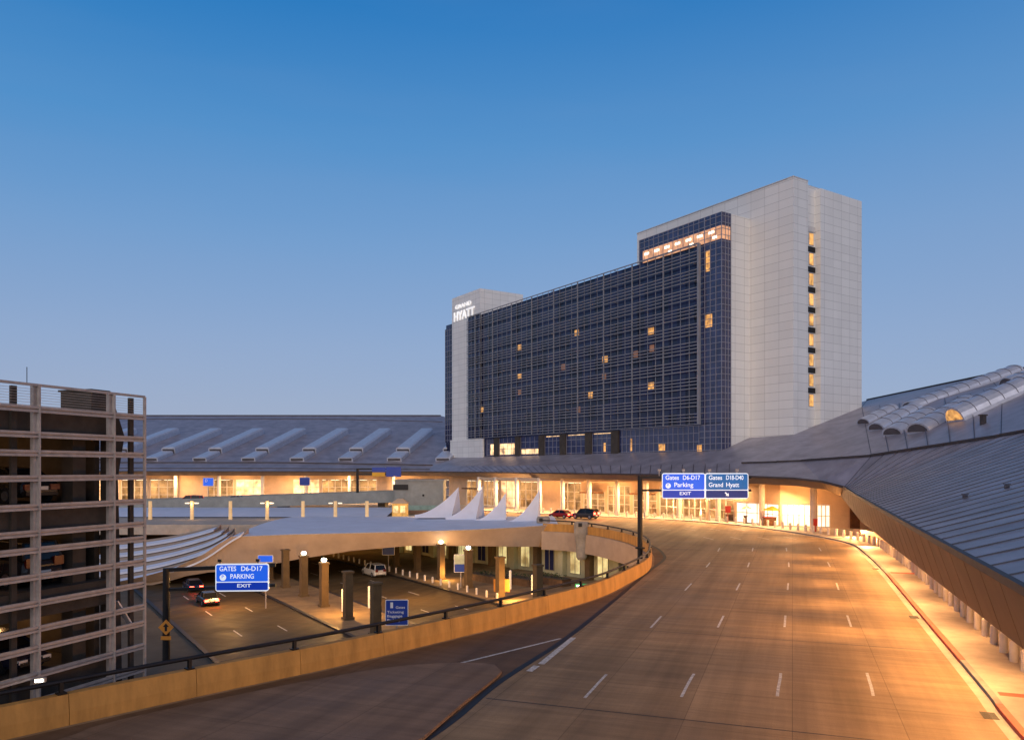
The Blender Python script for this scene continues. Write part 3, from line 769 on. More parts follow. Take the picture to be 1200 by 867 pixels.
for (px, py, wd, mt) in ((609,407,1.5,'litwin'),(609,441,1.5,'litwin'),(676,390,1.4,'litwin'),(763,388,1.5,'litwin'),(709,421,1.6,'litwin'),(763,452,1.5,'litwin'),(692,463,1.4,'litwin'),(565,480,1.2,'litwin'),(830,306,.9,'litwin'),(831,376,1.5,'litwin'),
                      (708,441,1.2,'litdim'),(764,408,1.2,'litdim'),(609,460,1.2,'litdim'),(660,430,1.3,'litdim'),(678,480,1.2,'litdim'),(745,415,1.2,'litdim')):
    l_ = fL(px); Y = P2.y+U.y*l_; z = 9+(HZ-py)/F*Y; hh = 1.25 if wd > 1 else 4.6
    if px > 820: hh = 2.2 if py > 350 else 3.6
    w_ = MB(); hbox(w_, l_-wd/2, l_+wd/2, -.11 if px > 815 else -.05, .02 if px < 815 else -.063, z-hh/2, z+hh/2); o_ = w_.build('lit_window', M[mt], HB)
m_ = MB(); hbox(m_, 78.2, 84.2, -.5, -.31, 16.62, 48.0); m_.build('glass_front', M['nglass'], HB)
# left stair tower, end glass, podium
m_ = MB(); hbox(m_, 78.5, 93.1, -.3, 12.8, 8, 54.5); m_.build('stair_tower', M['white_u'], HB)
m_ = MB(); hbox(m_, 78.46, 78.496, -.3, 12.8, 47, 54.5); m_.build('tower_side', M['white_v'], HB)
m_ = MB(); hbox(m_, 93.15, 97.2, -.15, 0, 16, 46.8); m_.build('end_glass', M['nglass'], HB)
m_ = MB()
for k in range(22): hbox(m_, 93.15, 97.2, -.22, -.16, 16.5+k*1.42, 16.6+k*1.42)
for l_ in (93.2, 94.5, 95.8, 97.1): hbox(m_, l_, l_+.08, -.23, -.161, 16, 46.8)
m_.build('mullions', M['mullion'], HB)
m_ = MB(); hbox(m_, 76.5, 93.3, -.75, -.31, 8, 16.45); m_.build('podium_panel', M['white_u'], HB)
for i, px in enumerate((583,608,636,661,691,722)):
    l_ = fL(px); m_ = MB(); hbox(m_, l_-1.0, l_+1.0, -.5, .015, 9, 16.4); m_.build('podium_pier', M['dark_concrete'], HB)
edges = [76.4]+[fL(px) for px in (583,608,636,661,691,722)]
for i in range(6):
    m_ = MB(); hbox(m_, edges[i+1]+1.02, edges[i]-(1.02 if i else 0), -.08, .012, 12.0, 16.2)
    lit = i in (0, 1, 2); o_ = m_.build('podium_window', M['cglass'], HB)
    q = MB(); wd = edges[i]-edges[i+1]
    nm = 4
    for k in range(nm+1): hbox(q, edges[i+1]+1.02+(wd-2.1)*k/nm, edges[i+1]+1.12+(wd-2.1)*k/nm, -.16, -.085, 12.0, 16.2)
    for z in (12.2, 13.6, 15.0): hbox(q, edges[i+1]+1.02, edges[i]-1.02, -.155, -.085, z, z+.1)
    q.build('frame', M['mullion'], o_)
    if lit:
        q = MB(); hbox(q, edges[i+1]+1.3, edges[i]-(1.3 if i else 2.5), -.12, -.083, 12.3, 14.9 if i < 2 else 13.4); q.build('lit_pane', M['lobby'], o_)
    if i in (3, 4, 5):
        q = MB(); hbox(q, edges[i+1]+1.5, edges[i]-1.5, -.12, -.083, 15.95, 16.1); q.build('lit_pane', M['lobby'], o_)
for (px, py, w, h) in ((776,524,1.6,1.2),(820,525,1.1,1.1),(740,521,.5,2.4),(709,524,.6,1.8)):
    l_ = fL(px); z = 9+(HZ-py)/F*(P2.y+U.y*l_); m_ = MB(); hbox(m_, l_-w/2, l_+w/2, -.10, -.0625, z-h/2, z+h/2); m_.build('lit_window', M['litwin'], HB)
# letters
text_obj('sign_letters', 'HYATT', 3.4, hp(92.0,-.45,47.4), -U, HB, M['letters'], .12, width=10.6)
text_obj('sign_letters', 'GRAND', 1.5, hp(91.2,-.45,50.9), -U, HB, M['letters'], .08, width=8.2)

# ------------------------------------------------------------------ canopy plaza over the lower roads
CZ = thing('plaza_canopy', 'low curved canopy bridging the lower roads with a tan edge and pale top', 'canopy', (-20,106,-6.5))
fr = [(6.6,111.5,.95,-2.4),(4.2,111.0,.75,-2.3),(0,110,.55,-2.2),(-6,108.6,.35,-1.95),(-14,107,.22,-1.75),(-22,105.4,.15,-2.3),(-29,104,.1,-3.3),(-34.5,102.6,.0,-4.3)]
m_ = MB(); top = [Vector((x,y,z)) for x,y,z,b_ in fr]; bot = [Vector((x,y+1.2,b_)) for x,y,z,b_ in fr]
legf = [(-37,102.3,-.05,-4.6),(-38.6,102.2,-1.0,-4.7),(-40.3,102,-2.2,-4.8),(-44,101.8,-4.0,-5.4),(-48,101.6,-5.1,-6.0),(-52,101.5,-5.9,-6.5),(-56,101.5,-6.45,-6.6)]
top += [Vector((x,y,z)) for x,y,z,b_ in legf]; bot += [Vector((x,y+1.2,b_)) for x,y,z,b_ in legf]
backb = [Vector((p.x*1.0, 133, min(p.z+.6, -1.0))) for p in bot]
m_.loft(finer([top, bot, backb], 3)); m_.build('edge_face', M['canopy_edge'], CZ, smooth=False)
m_ = MB(); t2 = top[:9]; rows = []
for j in range(6):
    t = j/5; rows.append([Vector((p.x-(p.x+14)*.0*t, p.y+(133-p.y)*t, p.z+.02+(.75-p.z)*t+.5*math.sin(math.pi*t))) for p in t2])
m_.loft(finer(rows, 3)); m_.build('top_skin', M['fabric'], CZ, smooth=True)
lp = MB(); lp.tube([p+UP*.03 for p in top[:9]], .07, 6); lp.build('edge_trim', M['grey_steel'], CZ)
prof = spline([(-36.7,.15),(-38.4,-.85),(-40.3,-2.2),(-42,-3.2),(-44,-4.0),(-48,-5.1),(-52,-5.9),(-56,-6.45),(-60,-6.8)], .8)
for k in range(5):
    pr = [p for p in prof if p.x <= -36.69-1.75*k]
    def sweep(sec):
        rows = [[Vector((p.x+1.1-.3*k, 102.2+3.2*k+yy, p.y+.95*k+dz)) for p in pr] for yy, dz in sec]
        mb = MB(); mb.loft(rows+[rows[0]])
        for e in (0, -1): mb.add([r_[e] for r_ in rows], [tuple(range(len(rows)))])
        return mb
    sweep(((0,.10),(1.2,.44),(1.2,.18),(0,-.14))).build('stepped_band', M['fabric'], CZ)
    sweep(((1.15,.10),(3.1,.75),(3.1,-1.2),(1.15,-1.2))).build('band_riser', M['canopy_edge'], CZ)
dk2 = MB(); dk2.poly([(-80,119.5),(-34.6,119.5),(-34.6,133),(-14,133),(-9.5,137.5),(-14.5,145.5),(-22.5,149.5),(-80,149.5)], -1.2, .35); 
dk2.build('rear_deck', M['walk'], CZ)
ca2 = MB(); rows = []
for j in range(7):
    t = j/6; rows.append([Vector((x, 136+13.4*t, .5+1.0*t+.3*math.sin(math.pi*t)+.25*math.sin(x*.35)*math.sin(math.pi*t))) for x in range(-76, -21, 3)])
ca2.loft(rows); ca2.build('fabric_roof', M['fabric'], CZ, smooth=True)
# sail fins
def fin(pl, pt, pr_, Y, label):
    a_, t_, b_ = at(*pl, Y), at(*pt, Y), at(*pr_, Y)
    m_ = MB(); rows = []
    for j in range(9):
        f = j/8; hh = (1-f)**1.7; row = []
        zb = min(a_.z, b_.z)-.5
        for k in range(13):
            s_ = k/12; x = a_.x+(t_.x-a_.x)*s_; z = a_.z+(t_.z-a_.z)*(s_**1.75)
            row.append(Vector((x+.2*f*s_, Y+5*f, zb+(z-zb)*hh)))
        row.append(Vector((b_.x+(t_.x-b_.x)*.35+.2*f, Y+5*f, zb+(b_.z+(t_.z-b_.z)*.35-zb)*hh))); row.append(Vector((b_.x+.2*f, Y+5*f, zb+(b_.z-zb)*hh))); row.append(Vector((b_.x+.2*f, Y+5*f, zb))); row.append(Vector((a_.x, Y+5*f, zb)))
        rows.append(row)
    m_.loft(rows, True); m_.add(rows[0], [tuple(range(len(rows[0])))]); m_.add(rows[-1], [tuple(reversed(range(len(rows[0]))))])
    o_ = m_.build('fabric_sail', M['fabric']); tag(o_, label, 'sail', 'fabric sails on the canopy')
    return o_
fin((486,603),(537.5,570.5),(529.6,603),122,'white pointed fabric sail nearest the grey box, first from the left')
fin((522,606),(565.6,569),(558,606),121,'white pointed fabric sail second from the grey box')
fin((557,609),(592.6,577.5),(592.6,609),119,'shortest white fabric sail, with an upright right edge')
fin((594,611),(633,572),(630,611.5),117,'white fabric sail nearest the curved ramp, last on the right')
# lit posts with lamp heads on the deck
pl0 = None
for i, px in enumerate((176,225,270,313,355,393,430)):
    p = gnd(px, 608.5, .35)
    if i == 0:
        t_ = thing('deck_lamp', 'short lit post on the pale canopy deck', 'lamp', p, 'lit posts along the canopy deck')
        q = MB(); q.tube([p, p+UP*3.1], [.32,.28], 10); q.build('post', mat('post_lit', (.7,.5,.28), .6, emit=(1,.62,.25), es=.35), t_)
        pl0 = t_
    else:
        t_ = dup(pl0, p)
    if i % 2:
        t_['label'] = 'lit post with a pair of glowing lamp heads on the canopy deck'; t_['group'] = 'twin headed lit posts along the canopy deck'
        for s_ in (-1, 1):
            q = MB(); q.box(p+Vector((s_*.8,0,2.75)), (.6,.4,.16)); q.build('lamp_head', M['lamp_deck'], t_)
            q = MB(); q.beam(p+UP*2.85, p+Vector((s_*.8,0,2.87)), .07, .07); q.build('lamp_arm', M['grey_steel'], t_)
# elevated rear road with parapet
ER = thing('raised_road', 'raised roadway with a grey parapet crossing in front of the terminal', 'bridge', (-70,155,0))
zr = lambda x: 3.35+.0355*(min(max(x,-85),-21)+21)
for nm, mm, y0, y1, d0, d1 in (('slab','concrete',150,163,-.8,0),('parapet','greybox',149.6,150,-.85,1.25),('parapet','greybox',163,163.3,-.85,1.25)):
    m_ = MB(); xs = [-300,-85,-21]
    m_.loft([[Vector((x,y0,zr(x)+d0)) for x in xs],[Vector((x,y0,zr(x)+d1)) for x in xs],[Vector((x,y1,zr(x)+d1)) for x in xs],[Vector((x,y1,zr(x)+d0)) for x in xs],[Vector((x,y0,zr(x)+d0)) for x in xs]])
    x = -21; m_.add([(x,y0,zr(x)+d0),(x,y0,zr(x)+d1),(x,y1,zr(x)+d1),(x,y1,zr(x)+d0)],[(0,1,2,3)])
    m_.build(nm, M[mm], ER)
for k in range(12):
    m_ = MB(); m_.box((-26-k*20, 157, (zr(-26-k*20)-.8)/2),(1.4,4,zr(-26-k*20)-.81)); m_.build('pier', M['concrete'], ER)
# grey stair head and lit booth
GB = thing('stair_block', 'grey clad box building behind the fabric sails', 'building', (-17.5,146,0))
m_ = MB(); m_.box((-17.2,147,4.0),(9.0,6,5.2)); m_.box((-17.2,147,6.75),(9.4,6.4,.3)); m_.build('wall', M['greybox'], GB)
m_ = MB(); m_.box((-20.6,143.9,5.5),(2.8,.12,1.0)); m_.build('louvre', M['dkmetal'], GB)
m_ = MB(); m_.box((-16.4,143.92,4.0),(.35,.14,.35)); m_.build('vent', M['dkmetal'], GB)
m_ = MB(); m_.box((-17.2,143.9,1.7),(8.6,.1,.9)); m_.build('base_panel', mat('pale_green_panel', (.22,.34,.30), .5), GB)
KB = thing('ticket_booth', 'small booth glowing orange beside the grey box building', 'booth', gnd(469,607,.35))
p = gnd(469,607,.35)
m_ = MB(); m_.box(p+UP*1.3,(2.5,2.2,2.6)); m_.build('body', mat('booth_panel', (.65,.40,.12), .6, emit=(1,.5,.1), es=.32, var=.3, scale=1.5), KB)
m_ = MB(); m_.hexa([p+Vector(q) for q in ((-1.5,-1.4,2.6),(1.5,-1.4,2.6),(1.5,1.4,2.6),(-1.5,1.4,2.6),(-.4,-.4,3.4),(.4,-.4,3.4),(.4,.4,3.4),(-.4,.4,3.4))]); m_.build('roof', M['cream'], KB)
for s_ in (-.6,.6):
    m_ = MB(); m_.box(p+Vector((s_,-1.11,1.6)),(.8,.05,1.2)); m_.build('window', glow('booth_glow', (1,.7,.3), 1.0, .5, 2) if s_ < 0 else bpy.data.materials['booth_glow'], KB)
# concrete vent shaft at the end of the ramp
VS = thing('vent_shaft', 'grey concrete shaft standing at the end of the curved ramp', 'shaft', (9.5,106.2,-3.5))
m_ = MB(); m_.lathe([(.5,-3.5),(.75,-3.1),(.8,-1.2),(.86,-1.0),(1.05,.1),(1.05,1.35),(.95,1.7)], (9.5,106.2,0), 18); m_.build('shaft', M['concrete'], VS, smooth=False)
m_ = MB(); m_.box((9.2,105.15,1.35),(.5,.3,.5)); m_.build('lamp_housing', M['dkmetal'], VS)
VS2 = thing('vent_shaft', 'short grey concrete stub beside the last fabric sail', 'shaft', (4.4,114,-1))
m_ = MB(); m_.lathe([(1.0,-1),(1.0,1.3),(.85,1.6)], (4.6,114.4,0.3), 16); m_.build('shaft', M['concrete'], VS2)
m_ = MB(); m_.box((4.2,113.3,1.5),(.5,.3,.45)); m_.build('lamp_housing', M['dkmetal'], VS2)

# ------------------------------------------------------------------ lower level: pillars, lower facade, planters
def pillar(p, lamp, label, group):
    t_ = thing('lamp_pillar' if lamp else 'pillar', label, 'pillar', p, group)
    m_ = MB(); m_.box(p+UP*2.35, (.8,.8,4.7), math.atan2(U.y,U.x)); m_.box(p+UP*.12, (1.05,1.05,.24), math.atan2(U.y,U.x)); m_.build('shaft', M['pillar'], t_)
    m_ = MB(); m_.box(p+UP*4.8, (1.0,1.0,.2), math.atan2(U.y,U.x)); m_.build('cap', M['pillar'], t_)
    if lamp:
        m_ = MB(); m_.lathe([(.1,0),(.28,.12),(.3,.3),(.12,.42)], p+UP*4.95, 12); m_.build('lamp_globe', M['lamp_white'], t_)
ip = [(-12.5,71.4),(-16.7,79.2),(-20.9,86.5),(-25.0,93.4),(-29.2,100.3),(-33.4,107.2),(-37.6,114)]
for i, (x, y) in enumerate(ip):
    lampd = i in (2, 3)
    pillar(Vector((x,y,LZ+.15)), lampd, {2:'nearer of two brown pillars with bright lamps on the island',3:'farther of two brown pillars with bright lamps on the island',0:'brown pillar nearest the parapet rail, beside the blue square sign'}.get(i, 'plain brown square pillar on the lower island'), 'pillars on the lower island')
for i, (x, y) in enumerate([(-18.3,122.8),(-14,115.2),(-9.8,107.5),(-5.6,99.9),(-1.4,92.2),(2.8,84.6)]):
    pillar(Vector((x,y,LZ+.15)), i in (2,3), {2:'lamp topped brown pillar behind the bollards on the lower sidewalk',3:'lamp topped pillar nearest the white backed sign on the lower sidewalk'}.get(i, 'plain brown square pillar on the lower sidewalk'), 'pillars on the lower sidewalk')
# warm-lit short posts
for (px, py, lab) in ((402,716,'white marker post left of the van on the lower island'),(433,712,'white marker post beside the nearest brown pillar'),(598,690,'white marker post by the orange hazard board'),(624,696,'white marker post in front of the planters')):
    p = gnd(px, py, LZ+.15); m_ = MB(); m_.lathe([(.17,0),(.17,2.3),(.1,2.4)], p, 12); o_ = m_.build('marker_post', M['whitepaint']); tag(o_, lab, 'post')
LW = thing('lower_terminal_front', 'pale lower level terminal front with piers and lit windows under the ramp', 'terminal', (0,122,LZ))
la = Vector((-32,156,LZ)); lbp = Vector((22,95,LZ)); d = (lbp-la); LL = d.length; d.normalize(); nn = Vector((-d.y,d.x,0)); nn = nn if nn.dot(-la) > 0 else -nn
m_ = MB(); m_.obox(la, d*LL, -nn*.5, UP*6.4); m_.build('wall', M['lowerwall'], LW)
k = 0; s_ = 2.0; lwin = []
while s_ < LL-3:
    m_ = MB(); m_.obox(la+d*s_+nn*.01, d*.9, nn*.9, UP*5.2); m_.build('pier', M['lowerwall'] if k % 2 else M['pillar'], LW)
    m_ = MB(); m_.obox(la+d*(s_+1.6)+nn*.01+UP*.6, d*2.0, nn*.08, UP*3.4); o_ = m_.build('window', mat('lower_window_frame', (.3,.28,.2)) if k == 0 else bpy.data.materials['lower_window_frame'], LW)
    m_ = MB(); m_.obox(la+d*(s_+1.7)+nn*.095+UP*.7, d*.82, nn*.03, UP*3.2); m_.obox(la+d*(s_+2.68)+nn*.095+UP*.7, d*.82, nn*.03, UP*3.2)
    if 'lower_window_glow' not in bpy.data.materials: glow('lower_window_glow', (.95,.80,.36), .55, .7, .5, .15)
    m_.build('pane', bpy.data.materials['lower_window_glow'] if k % 3 != 1 else M['nglass'], o_)
    s_ += 5.2; k += 1
for (px, py, w, lab) in ((575,682,7,'long dark brown planter wall near the white backed sign'),(607,684,6,'dark brown planter between the marker posts'),(645,684,6,'dark brown planter nearest the curved ramp')):
    p = gnd(px, py, LZ+.15); ang = math.atan2(d.y,d.x)
    t_ = thing('planter', lab, 'planter', p); m_ = MB(); m_.box(p+UP*.45, (w,1.6,.9), ang); m_.build('box', M['planter'], t_)
    m_ = MB(); m_.box(p+UP*.93, (w+.2,1.8,.1), ang); m_.build('rim', M['dark_concrete'], t_)
    m_ = MB(); rr = random.Random(px)
    for i in range(150):
        a_ = rr.uniform(-w/2+.2, w/2-.2); b_ = rr.uniform(-.6,.6); c_ = p+Vector((math.cos(ang)*a_-math.sin(ang)*b_, math.sin(ang)*a_+math.cos(ang)*b_, 1.0+rr.uniform(0,.5))); q1 = Vector((rr.uniform(-1,1),rr.uniform(-1,1),rr.uniform(-.3,1)))*.16; q2 = Vector((rr.uniform(-1,1),rr.uniform(-1,1),rr.uniform(-.5,.5)))*.1
        m_.add([c_-q1, c_+q2, c_+q1, c_-q2], [(0,1,2,3)])
    m_.build('foliage', mat('planter_leaves', (.03,.06,.02), .7, var=.3) if 'planter_leaves' not in bpy.data.materials else bpy.data.materials['planter_leaves'], t_)
# green kiosk screen at the foot of the curved ramp
p = Vector((8.4,87,LZ+.15))
t_ = thing('green_kiosk', 'green lit kiosk panel behind the parapet rail', 'kiosk', p)
m_ = MB(); m_.box(p+UP*1.2,(2.6,.8,2.4)); m_.build('body', M['green'], t_)
m_ = MB(); m_.box(p+Vector((-.9,-.43,2.1)),(.55,.1,.5)); m_.build('lamp', M['lamp_white'], t_)
# orange hazard board
p = gnd(588,700,LZ+.15); t_ = thing('hazard_board', 'orange hazard board on a post at the lower sidewalk', 'sign', p)
m_ = MB(); m_.box(p+UP*1.45,(1.9,.12,1.5)); m_.build('board', M['orange_sign'], t_)
m_ = MB(); m_.tube([p,p+UP*1.0],.08,8); m_.build('post', M['grey_steel'], t_)

# ------------------------------------------------------------------ signs
def rsign(mb, c, r, w, h, th=.1, rad=.16):
    r = Vector(r).normalized(); n_ = r.cross(UP); pts = []
    for cx, cz, a0 in ((w/2-rad,h/2-rad,0),(-w/2+rad,h/2-rad,90),(-w/2+rad,-h/2+rad,180),(w/2-rad,-h/2+rad,270)):
        for k in range(5):
            a = math.radians(a0+k*22.5); pts.append(c+r*(cx+rad*math.cos(a))+UP*(cz+rad*math.sin(a)))
    mb.solid(pts, -n_*th); return mb
def road_sign(par, c, r, w, h, top, bottom, l1, l2, icon, foot, arrow=False, split=.66):
    """white-edged panel with an upper and a lower blue field and its lettering"""
    r = Vector(r).normalized(); n_ = r.cross(UP)
    m_ = rsign(MB(), c, r, w, h, .12, .22); o_ = m_.build('sign_panel', M['signwhite'], par)
    uh = h*split-.14; lh = h*(1-split)-.14
    cu = c+UP*(h/2-.1-uh/2)+n_*.014; rsign(MB(), cu, r, w-.15, uh, .012, .12).build('sign_face', M[top], o_)
    cl_ = c-UP*(h/2-.1-lh/2)+n_*.014; rsign(MB(), cl_, r, w-.15, lh, .012, .1).build('sign_face', M[bottom], o_)
    L0 = cu-r*(w/2-.32)+n_*.014
    ts = uh*.40
    a_, b_ = l1
    text_obj('lettering', a_, ts, L0+UP*(uh*.06), r, o_, M['signwhite'], .004, width=w*.31)
    text_obj('lettering', b_, ts, L0+r*(w*.40)+UP*(uh*.06), r, o_, M['signwhite'], .004, width=w*.40)
    if icon:
        q = MB(); cc = L0+r*.28-UP*(uh*.25); q.solid([cc+r*.26*math.cos(k*.4488)+UP*.26*math.sin(k*.4488) for k in range(14)], -n_*.006); q.build('parking_symbol', M['signwhite'], o_)
        text_obj('lettering', 'P', .36, cc-r*.11-UP*.13+n_*.008, r, o_, M[top], .003)
        text_obj('lettering', l2, ts, L0+r*(w*.20)-UP*(uh*.40), r, o_, M['signwhite'], .004, width=w*.44)
    else:
        w1, w2 = l2.split(' ')
        text_obj('lettering', w1, ts, L0-UP*(uh*.40), r, o_, M['signwhite'], .004, width=w*.33)
        text_obj('lettering', w2, ts, L0+r*(w*.40)-UP*(uh*.40), r, o_, M['signwhite'], .004, width=w*.30)
    if foot: text_obj('lettering', foot, lh*.62, cl_+r*.15-UP*lh*.24+n_*.014, r, o_, M['signwhite'], .004, 'CENTER', width=w*.26)
    if arrow:
        q = MB(); cc = cl_+n_*.016; e1 = (r-UP).normalized(); e2 = (r+UP).normalized(); S_ = lh*.62
        q.solid([cc+e1*.62*S_, cc+e2*.42*S_+e1*.05*S_, cc+e2*.14*S_+e1*.05*S_, cc+e2*.14*S_-e1*.55*S_, cc-e2*.14*S_-e1*.55*S_, cc-e2*.14*S_+e1*.05*S_, cc-e2*.42*S_+e1*.05*S_], -n_*.006); q.build('arrow', M['signwhite'], o_)
    return o_
# upper road sign on its cantilever post
pb = Vector((12.75,77.5,0)); zt = 8.25
SG = thing('overhead_sign', 'pair of lit blue direction signs on a black cantilever post over the upper road', 'sign', pb)
m_ = MB(); m_.tube([pb, pb+UP*zt], [.27,.24], 12); m_.lathe([(.5,0),(.5,.12),(.34,.16)], pb+UP*1.0, 12); m_.build('post', M['dkmetal'], SG)
r = Vector((1,-.02,0)).normalized()
m_ = MB(); m_.beam(pb+UP*(zt-.15), pb+r*11.0+UP*(zt-.15), .2, .26); m_.beam(pb+UP*(zt-1.45), pb+r*11.0+UP*(zt-1.45), .2, .22); m_.build('arm', M['dkmetal'], SG)
c1 = pb+Vector((0,-.28,0))+r*4.26+UP*7.25; c2 = c1+r*4.26
road_sign(SG, c1, r, 4.25, 2.55, 'blue', 'dblue', ('Gates','D6-D17'), 'Parking', True, 'EXIT')
road_sign(SG, c2, r, 4.25, 2.55, 'teal', 'unlit_blue', ('Gates','D18-D40'), 'Grand Hyatt', False, '', True)
for k in (1.9, 4.3, 6.9, 9.6):
    q = MB(); q.tube([pb+r*k+UP*(zt-.05), pb+r*k+UP*(zt+.45)], .05, 6); q.box(pb+r*k+UP*(zt+.55),(.28,.22,.22)); q.build('lamp_bracket', M['grey_steel'], SG)
# lower road sign on its gantry
pb = Vector((-27.9,62.8,LZ)); zt = .95-LZ
SG2 = thing('gantry_sign', 'lit blue direction sign on a black gantry beside the parking garage', 'sign', pb)
m_ = MB(); m_.tube([pb, pb+UP*zt], [.3,.26], 12); m_.build('post', M['dkmetal'], SG2)
r2 = Vector((1,.1,0)).normalized()
m_ = MB(); m_.beam(pb+UP*(zt-.15), pb+r2*8.6+UP*(zt+.15), .22, .3); m_.beam(pb+UP*(zt-1.75), pb+r2*8.6+UP*(zt-1.5), .2, .24); m_.build('arm', M['dkmetal'], SG2)
cc = pb+r2*6.05+UP*(zt-.80)+Vector((0,-.3,0))
road_sign(SG2, cc, Vector((1,.06,0)), 4.25, 2.25, 'blue', 'dblue', ('GATES','D6-D17'), 'PARKING', True, 'EXIT')
for k in (4.2, 7.2):
    q = MB(); q.tube([pb+r2*k+UP*zt, pb+r2*k+UP*(zt+.5)], .05, 6); q.box(pb+r2*k+UP*(zt+.55),(.3,.22,.2)); q.build('lamp_bracket', M['dkmetal'], SG2)
q = MB(); c_ = pb+UP*2.75+Vector((.15,-.4,0)); q.solid([c_+Vector(v_) for v_ in ((-.62,0,0),(0,0,-.62),(.62,0,0),(0,0,.62))], (0,.06,0)); q.build('warning_diamond', M['orange_sign'], SG2)
q = MB(); q.solid([c_+Vector(v_)+Vector((0,-.012,0)) for v_ in ((-.1,0,-.3),(.1,0,-.3),(.1,0,.05),(.24,0,.05),(0,0,.34),(-.24,0,.05),(-.1,0,.05))], (0,.008,0)); q.build('arrow', M['dkmetal'], SG2)
q = MB(); q.box(c_-UP*.85,(.8,.06,.3)); q.build('advisory_plate', M['orange_sign'], SG2)
# others
def square_sign(name, lab, c, r, w, h, base_z, m_face='unlit_blue', post=True, group=None, lines=()):
    t_ = thing(name, lab, 'sign', (c.x, c.y, base_z), group); r = Vector(r).normalized(); n_ = r.cross(UP)
    q = rsign(MB(), c, r, w, h, .08, .1); o_ = q.build('sign_panel', M['whitepaint'], t_)
    q = rsign(MB(), c+n_*.012, r, w-.12, h-.12, .012, .08); q.build('sign_face', M[m_face], o_)
    for (tx, sz, dx, dz, wd) in lines: text_obj('lettering', tx, sz, c+r*dx+UP*dz+n_*.024, r, o_, M['whitepaint'], .004, width=wd)
    if post:
        q = MB(); q.tube([Vector((c.x,c.y,base_z))-n_*.16, c-n_*.16+UP*h*.4], .07, 8); q.build('post', M['grey_steel'], t_)
    return t_, o_, n_
c = at(465,717.5,68); t_, o_, n_ = square_sign('information_sign', 'square blue sign with a white symbol on the lower island', c, (1,.05,0), 2.0, 2.25, LZ+.15,
    lines=(('Gates',.3,-.1,.3,.8),('Ticketing',.3,-.85,-.1,1.45),('Baggage',.3,-.85,-.45,1.3),('Parking',.3,-.85,-.8,1.1)))
q = MB(); q.box(c+Vector((-.6,-.03,.65)),(.55,.02,.5)); q.build('symbol', M['whitepaint'], o_)
square_sign('direction_sign', 'small bright blue sign just behind the gantry sign', at(311,654.5,86), (1,0,0), 1.7, .8, LZ, 'blue')
square_sign('direction_sign', 'small dark blue sign above the lower pickup road', at(455,645,118), (1,0,0), 1.9, 1.35, LZ)
c = at(540,660,100); t_, o_, n_ = square_sign('notice_sign', 'sign with a pale upper half and blue lower half on the lower sidewalk', c, (1,0,0), 1.75, 2.3, LZ+.15)
q = MB(); q.box(c+Vector((0,-.03,.5)),(1.6,.03,1.15)); q.build('pale_panel', mat('pale_green_sign', (.42,.52,.42), .5), o_)
t_, o_, n_ = square_sign('wall_sign', 'square blue sign in front of the terminal, left of the two', at(244,564.5,170), (1,0,0), 2.3, 1.8, 2.9, 'blue', lines=(('D',.9,-.7,-.2,.5),))
square_sign('wall_sign', 'square blue sign in front of the terminal, right of the two', at(357,564,170), (1,0,0), 2.3, 1.8, 2.9, 'unlit_blue')
pb = at(419,570,151.5); pb.z = zr(pb.x)
SG3 = thing('overhead_sign', 'dark cantilever frame with blue and yellow signs on the raised road', 'sign', pb)
m_ = MB(); m_.tube([pb, Zv(pb,9.0)], .26, 10); m_.build('post', M['dkmetal'], SG3)
m_ = MB(); m_.beam(Zv(pb,8.85), Zv(pb,8.85)+Vector((8.4,0,0)), .2, .3); m_.beam(Zv(pb,7.9), Zv(pb,7.9)+Vector((8.4,0,0)), .2, .25); m_.build('arm', M['dkmetal'], SG3)
for (a_, b_, y0, y1, mm) in ((436,452,547.5,553,'unlit_blue'),(436,451,553.3,558,'yellow'),(452.5,470,547,558.5,'unlit_blue')):
    c = (at(a_,y0,151.2)+at(b_,y1,151.2))/2; q = MB(); rsign(q, c, (1,0,0), (b_-a_)/F*151, (y1-y0)/F*151, .1, .1); q.build('sign_panel', M[mm], SG3)

# ------------------------------------------------------------------ valet stands, boxes on the sidewalk
for (px, py, w, h, lab, mm) in ((857,608,2.0,1.2,'low brown valet desk near the glass front, under a red panel','wood'),(880,610,2.2,1.25,'brown valet desk in the middle of the backlit bay','wood'),(905,613,2.6,1.4,'large dark red brown valet desk beside the white lit opening','wood')):
    p = gnd(px, py+2.6, .15); t_ = thing('valet_stand', lab, 'desk', p)
    m_ = MB(); m_.box(p+UP*h*.45,(w,.9,h*.9)); m_.build('body', M[mm], t_)
    m_ = MB(); m_.box(p+UP*(h*.9+.05),(w+.3,1.2,.1)); m_.build('top', M['red'] if px > 900 else M['wood'], t_)
    if px > 870:
        m_ = MB(); m_.tube([p+Vector((0,0,h)), p+Vector((0,0,2.4))], .05, 6); m_.build('pole', M['grey_steel'], t_)
        m_ = MB(); m_.lathe([(1.5,2.35),(1.2,2.55),(.1,3.0)], p, 10); m_.build('parasol', M['orange_sign'], t_)
p = gnd(853,612.5,.15); m_ = MB(); m_.box(p+UP*2.2,(.9,.1,1.1)); m_.tube([p,p+UP*1.7],.05,6); tag(m_.build('red_panel', M['red']), 'dark red notice panel standing on the sidewalk', 'sign')
p = cpos[0]+Vector((0,-.75,0)); m_ = MB(); m_.box(Zv(p,1.45),(.55,.28,1.0)); m_.box(Zv(p,1.5)+Vector((0,-.15,0)),(.42,.05,.8)); m_.box(Zv(p,.55),(.12,.12,.8)); tag(m_.build('alarm_box', M['red']), 'red box on a stand at the round white column', 'box')
lwl = MB(); a_ = offset(KERB, 5.2)
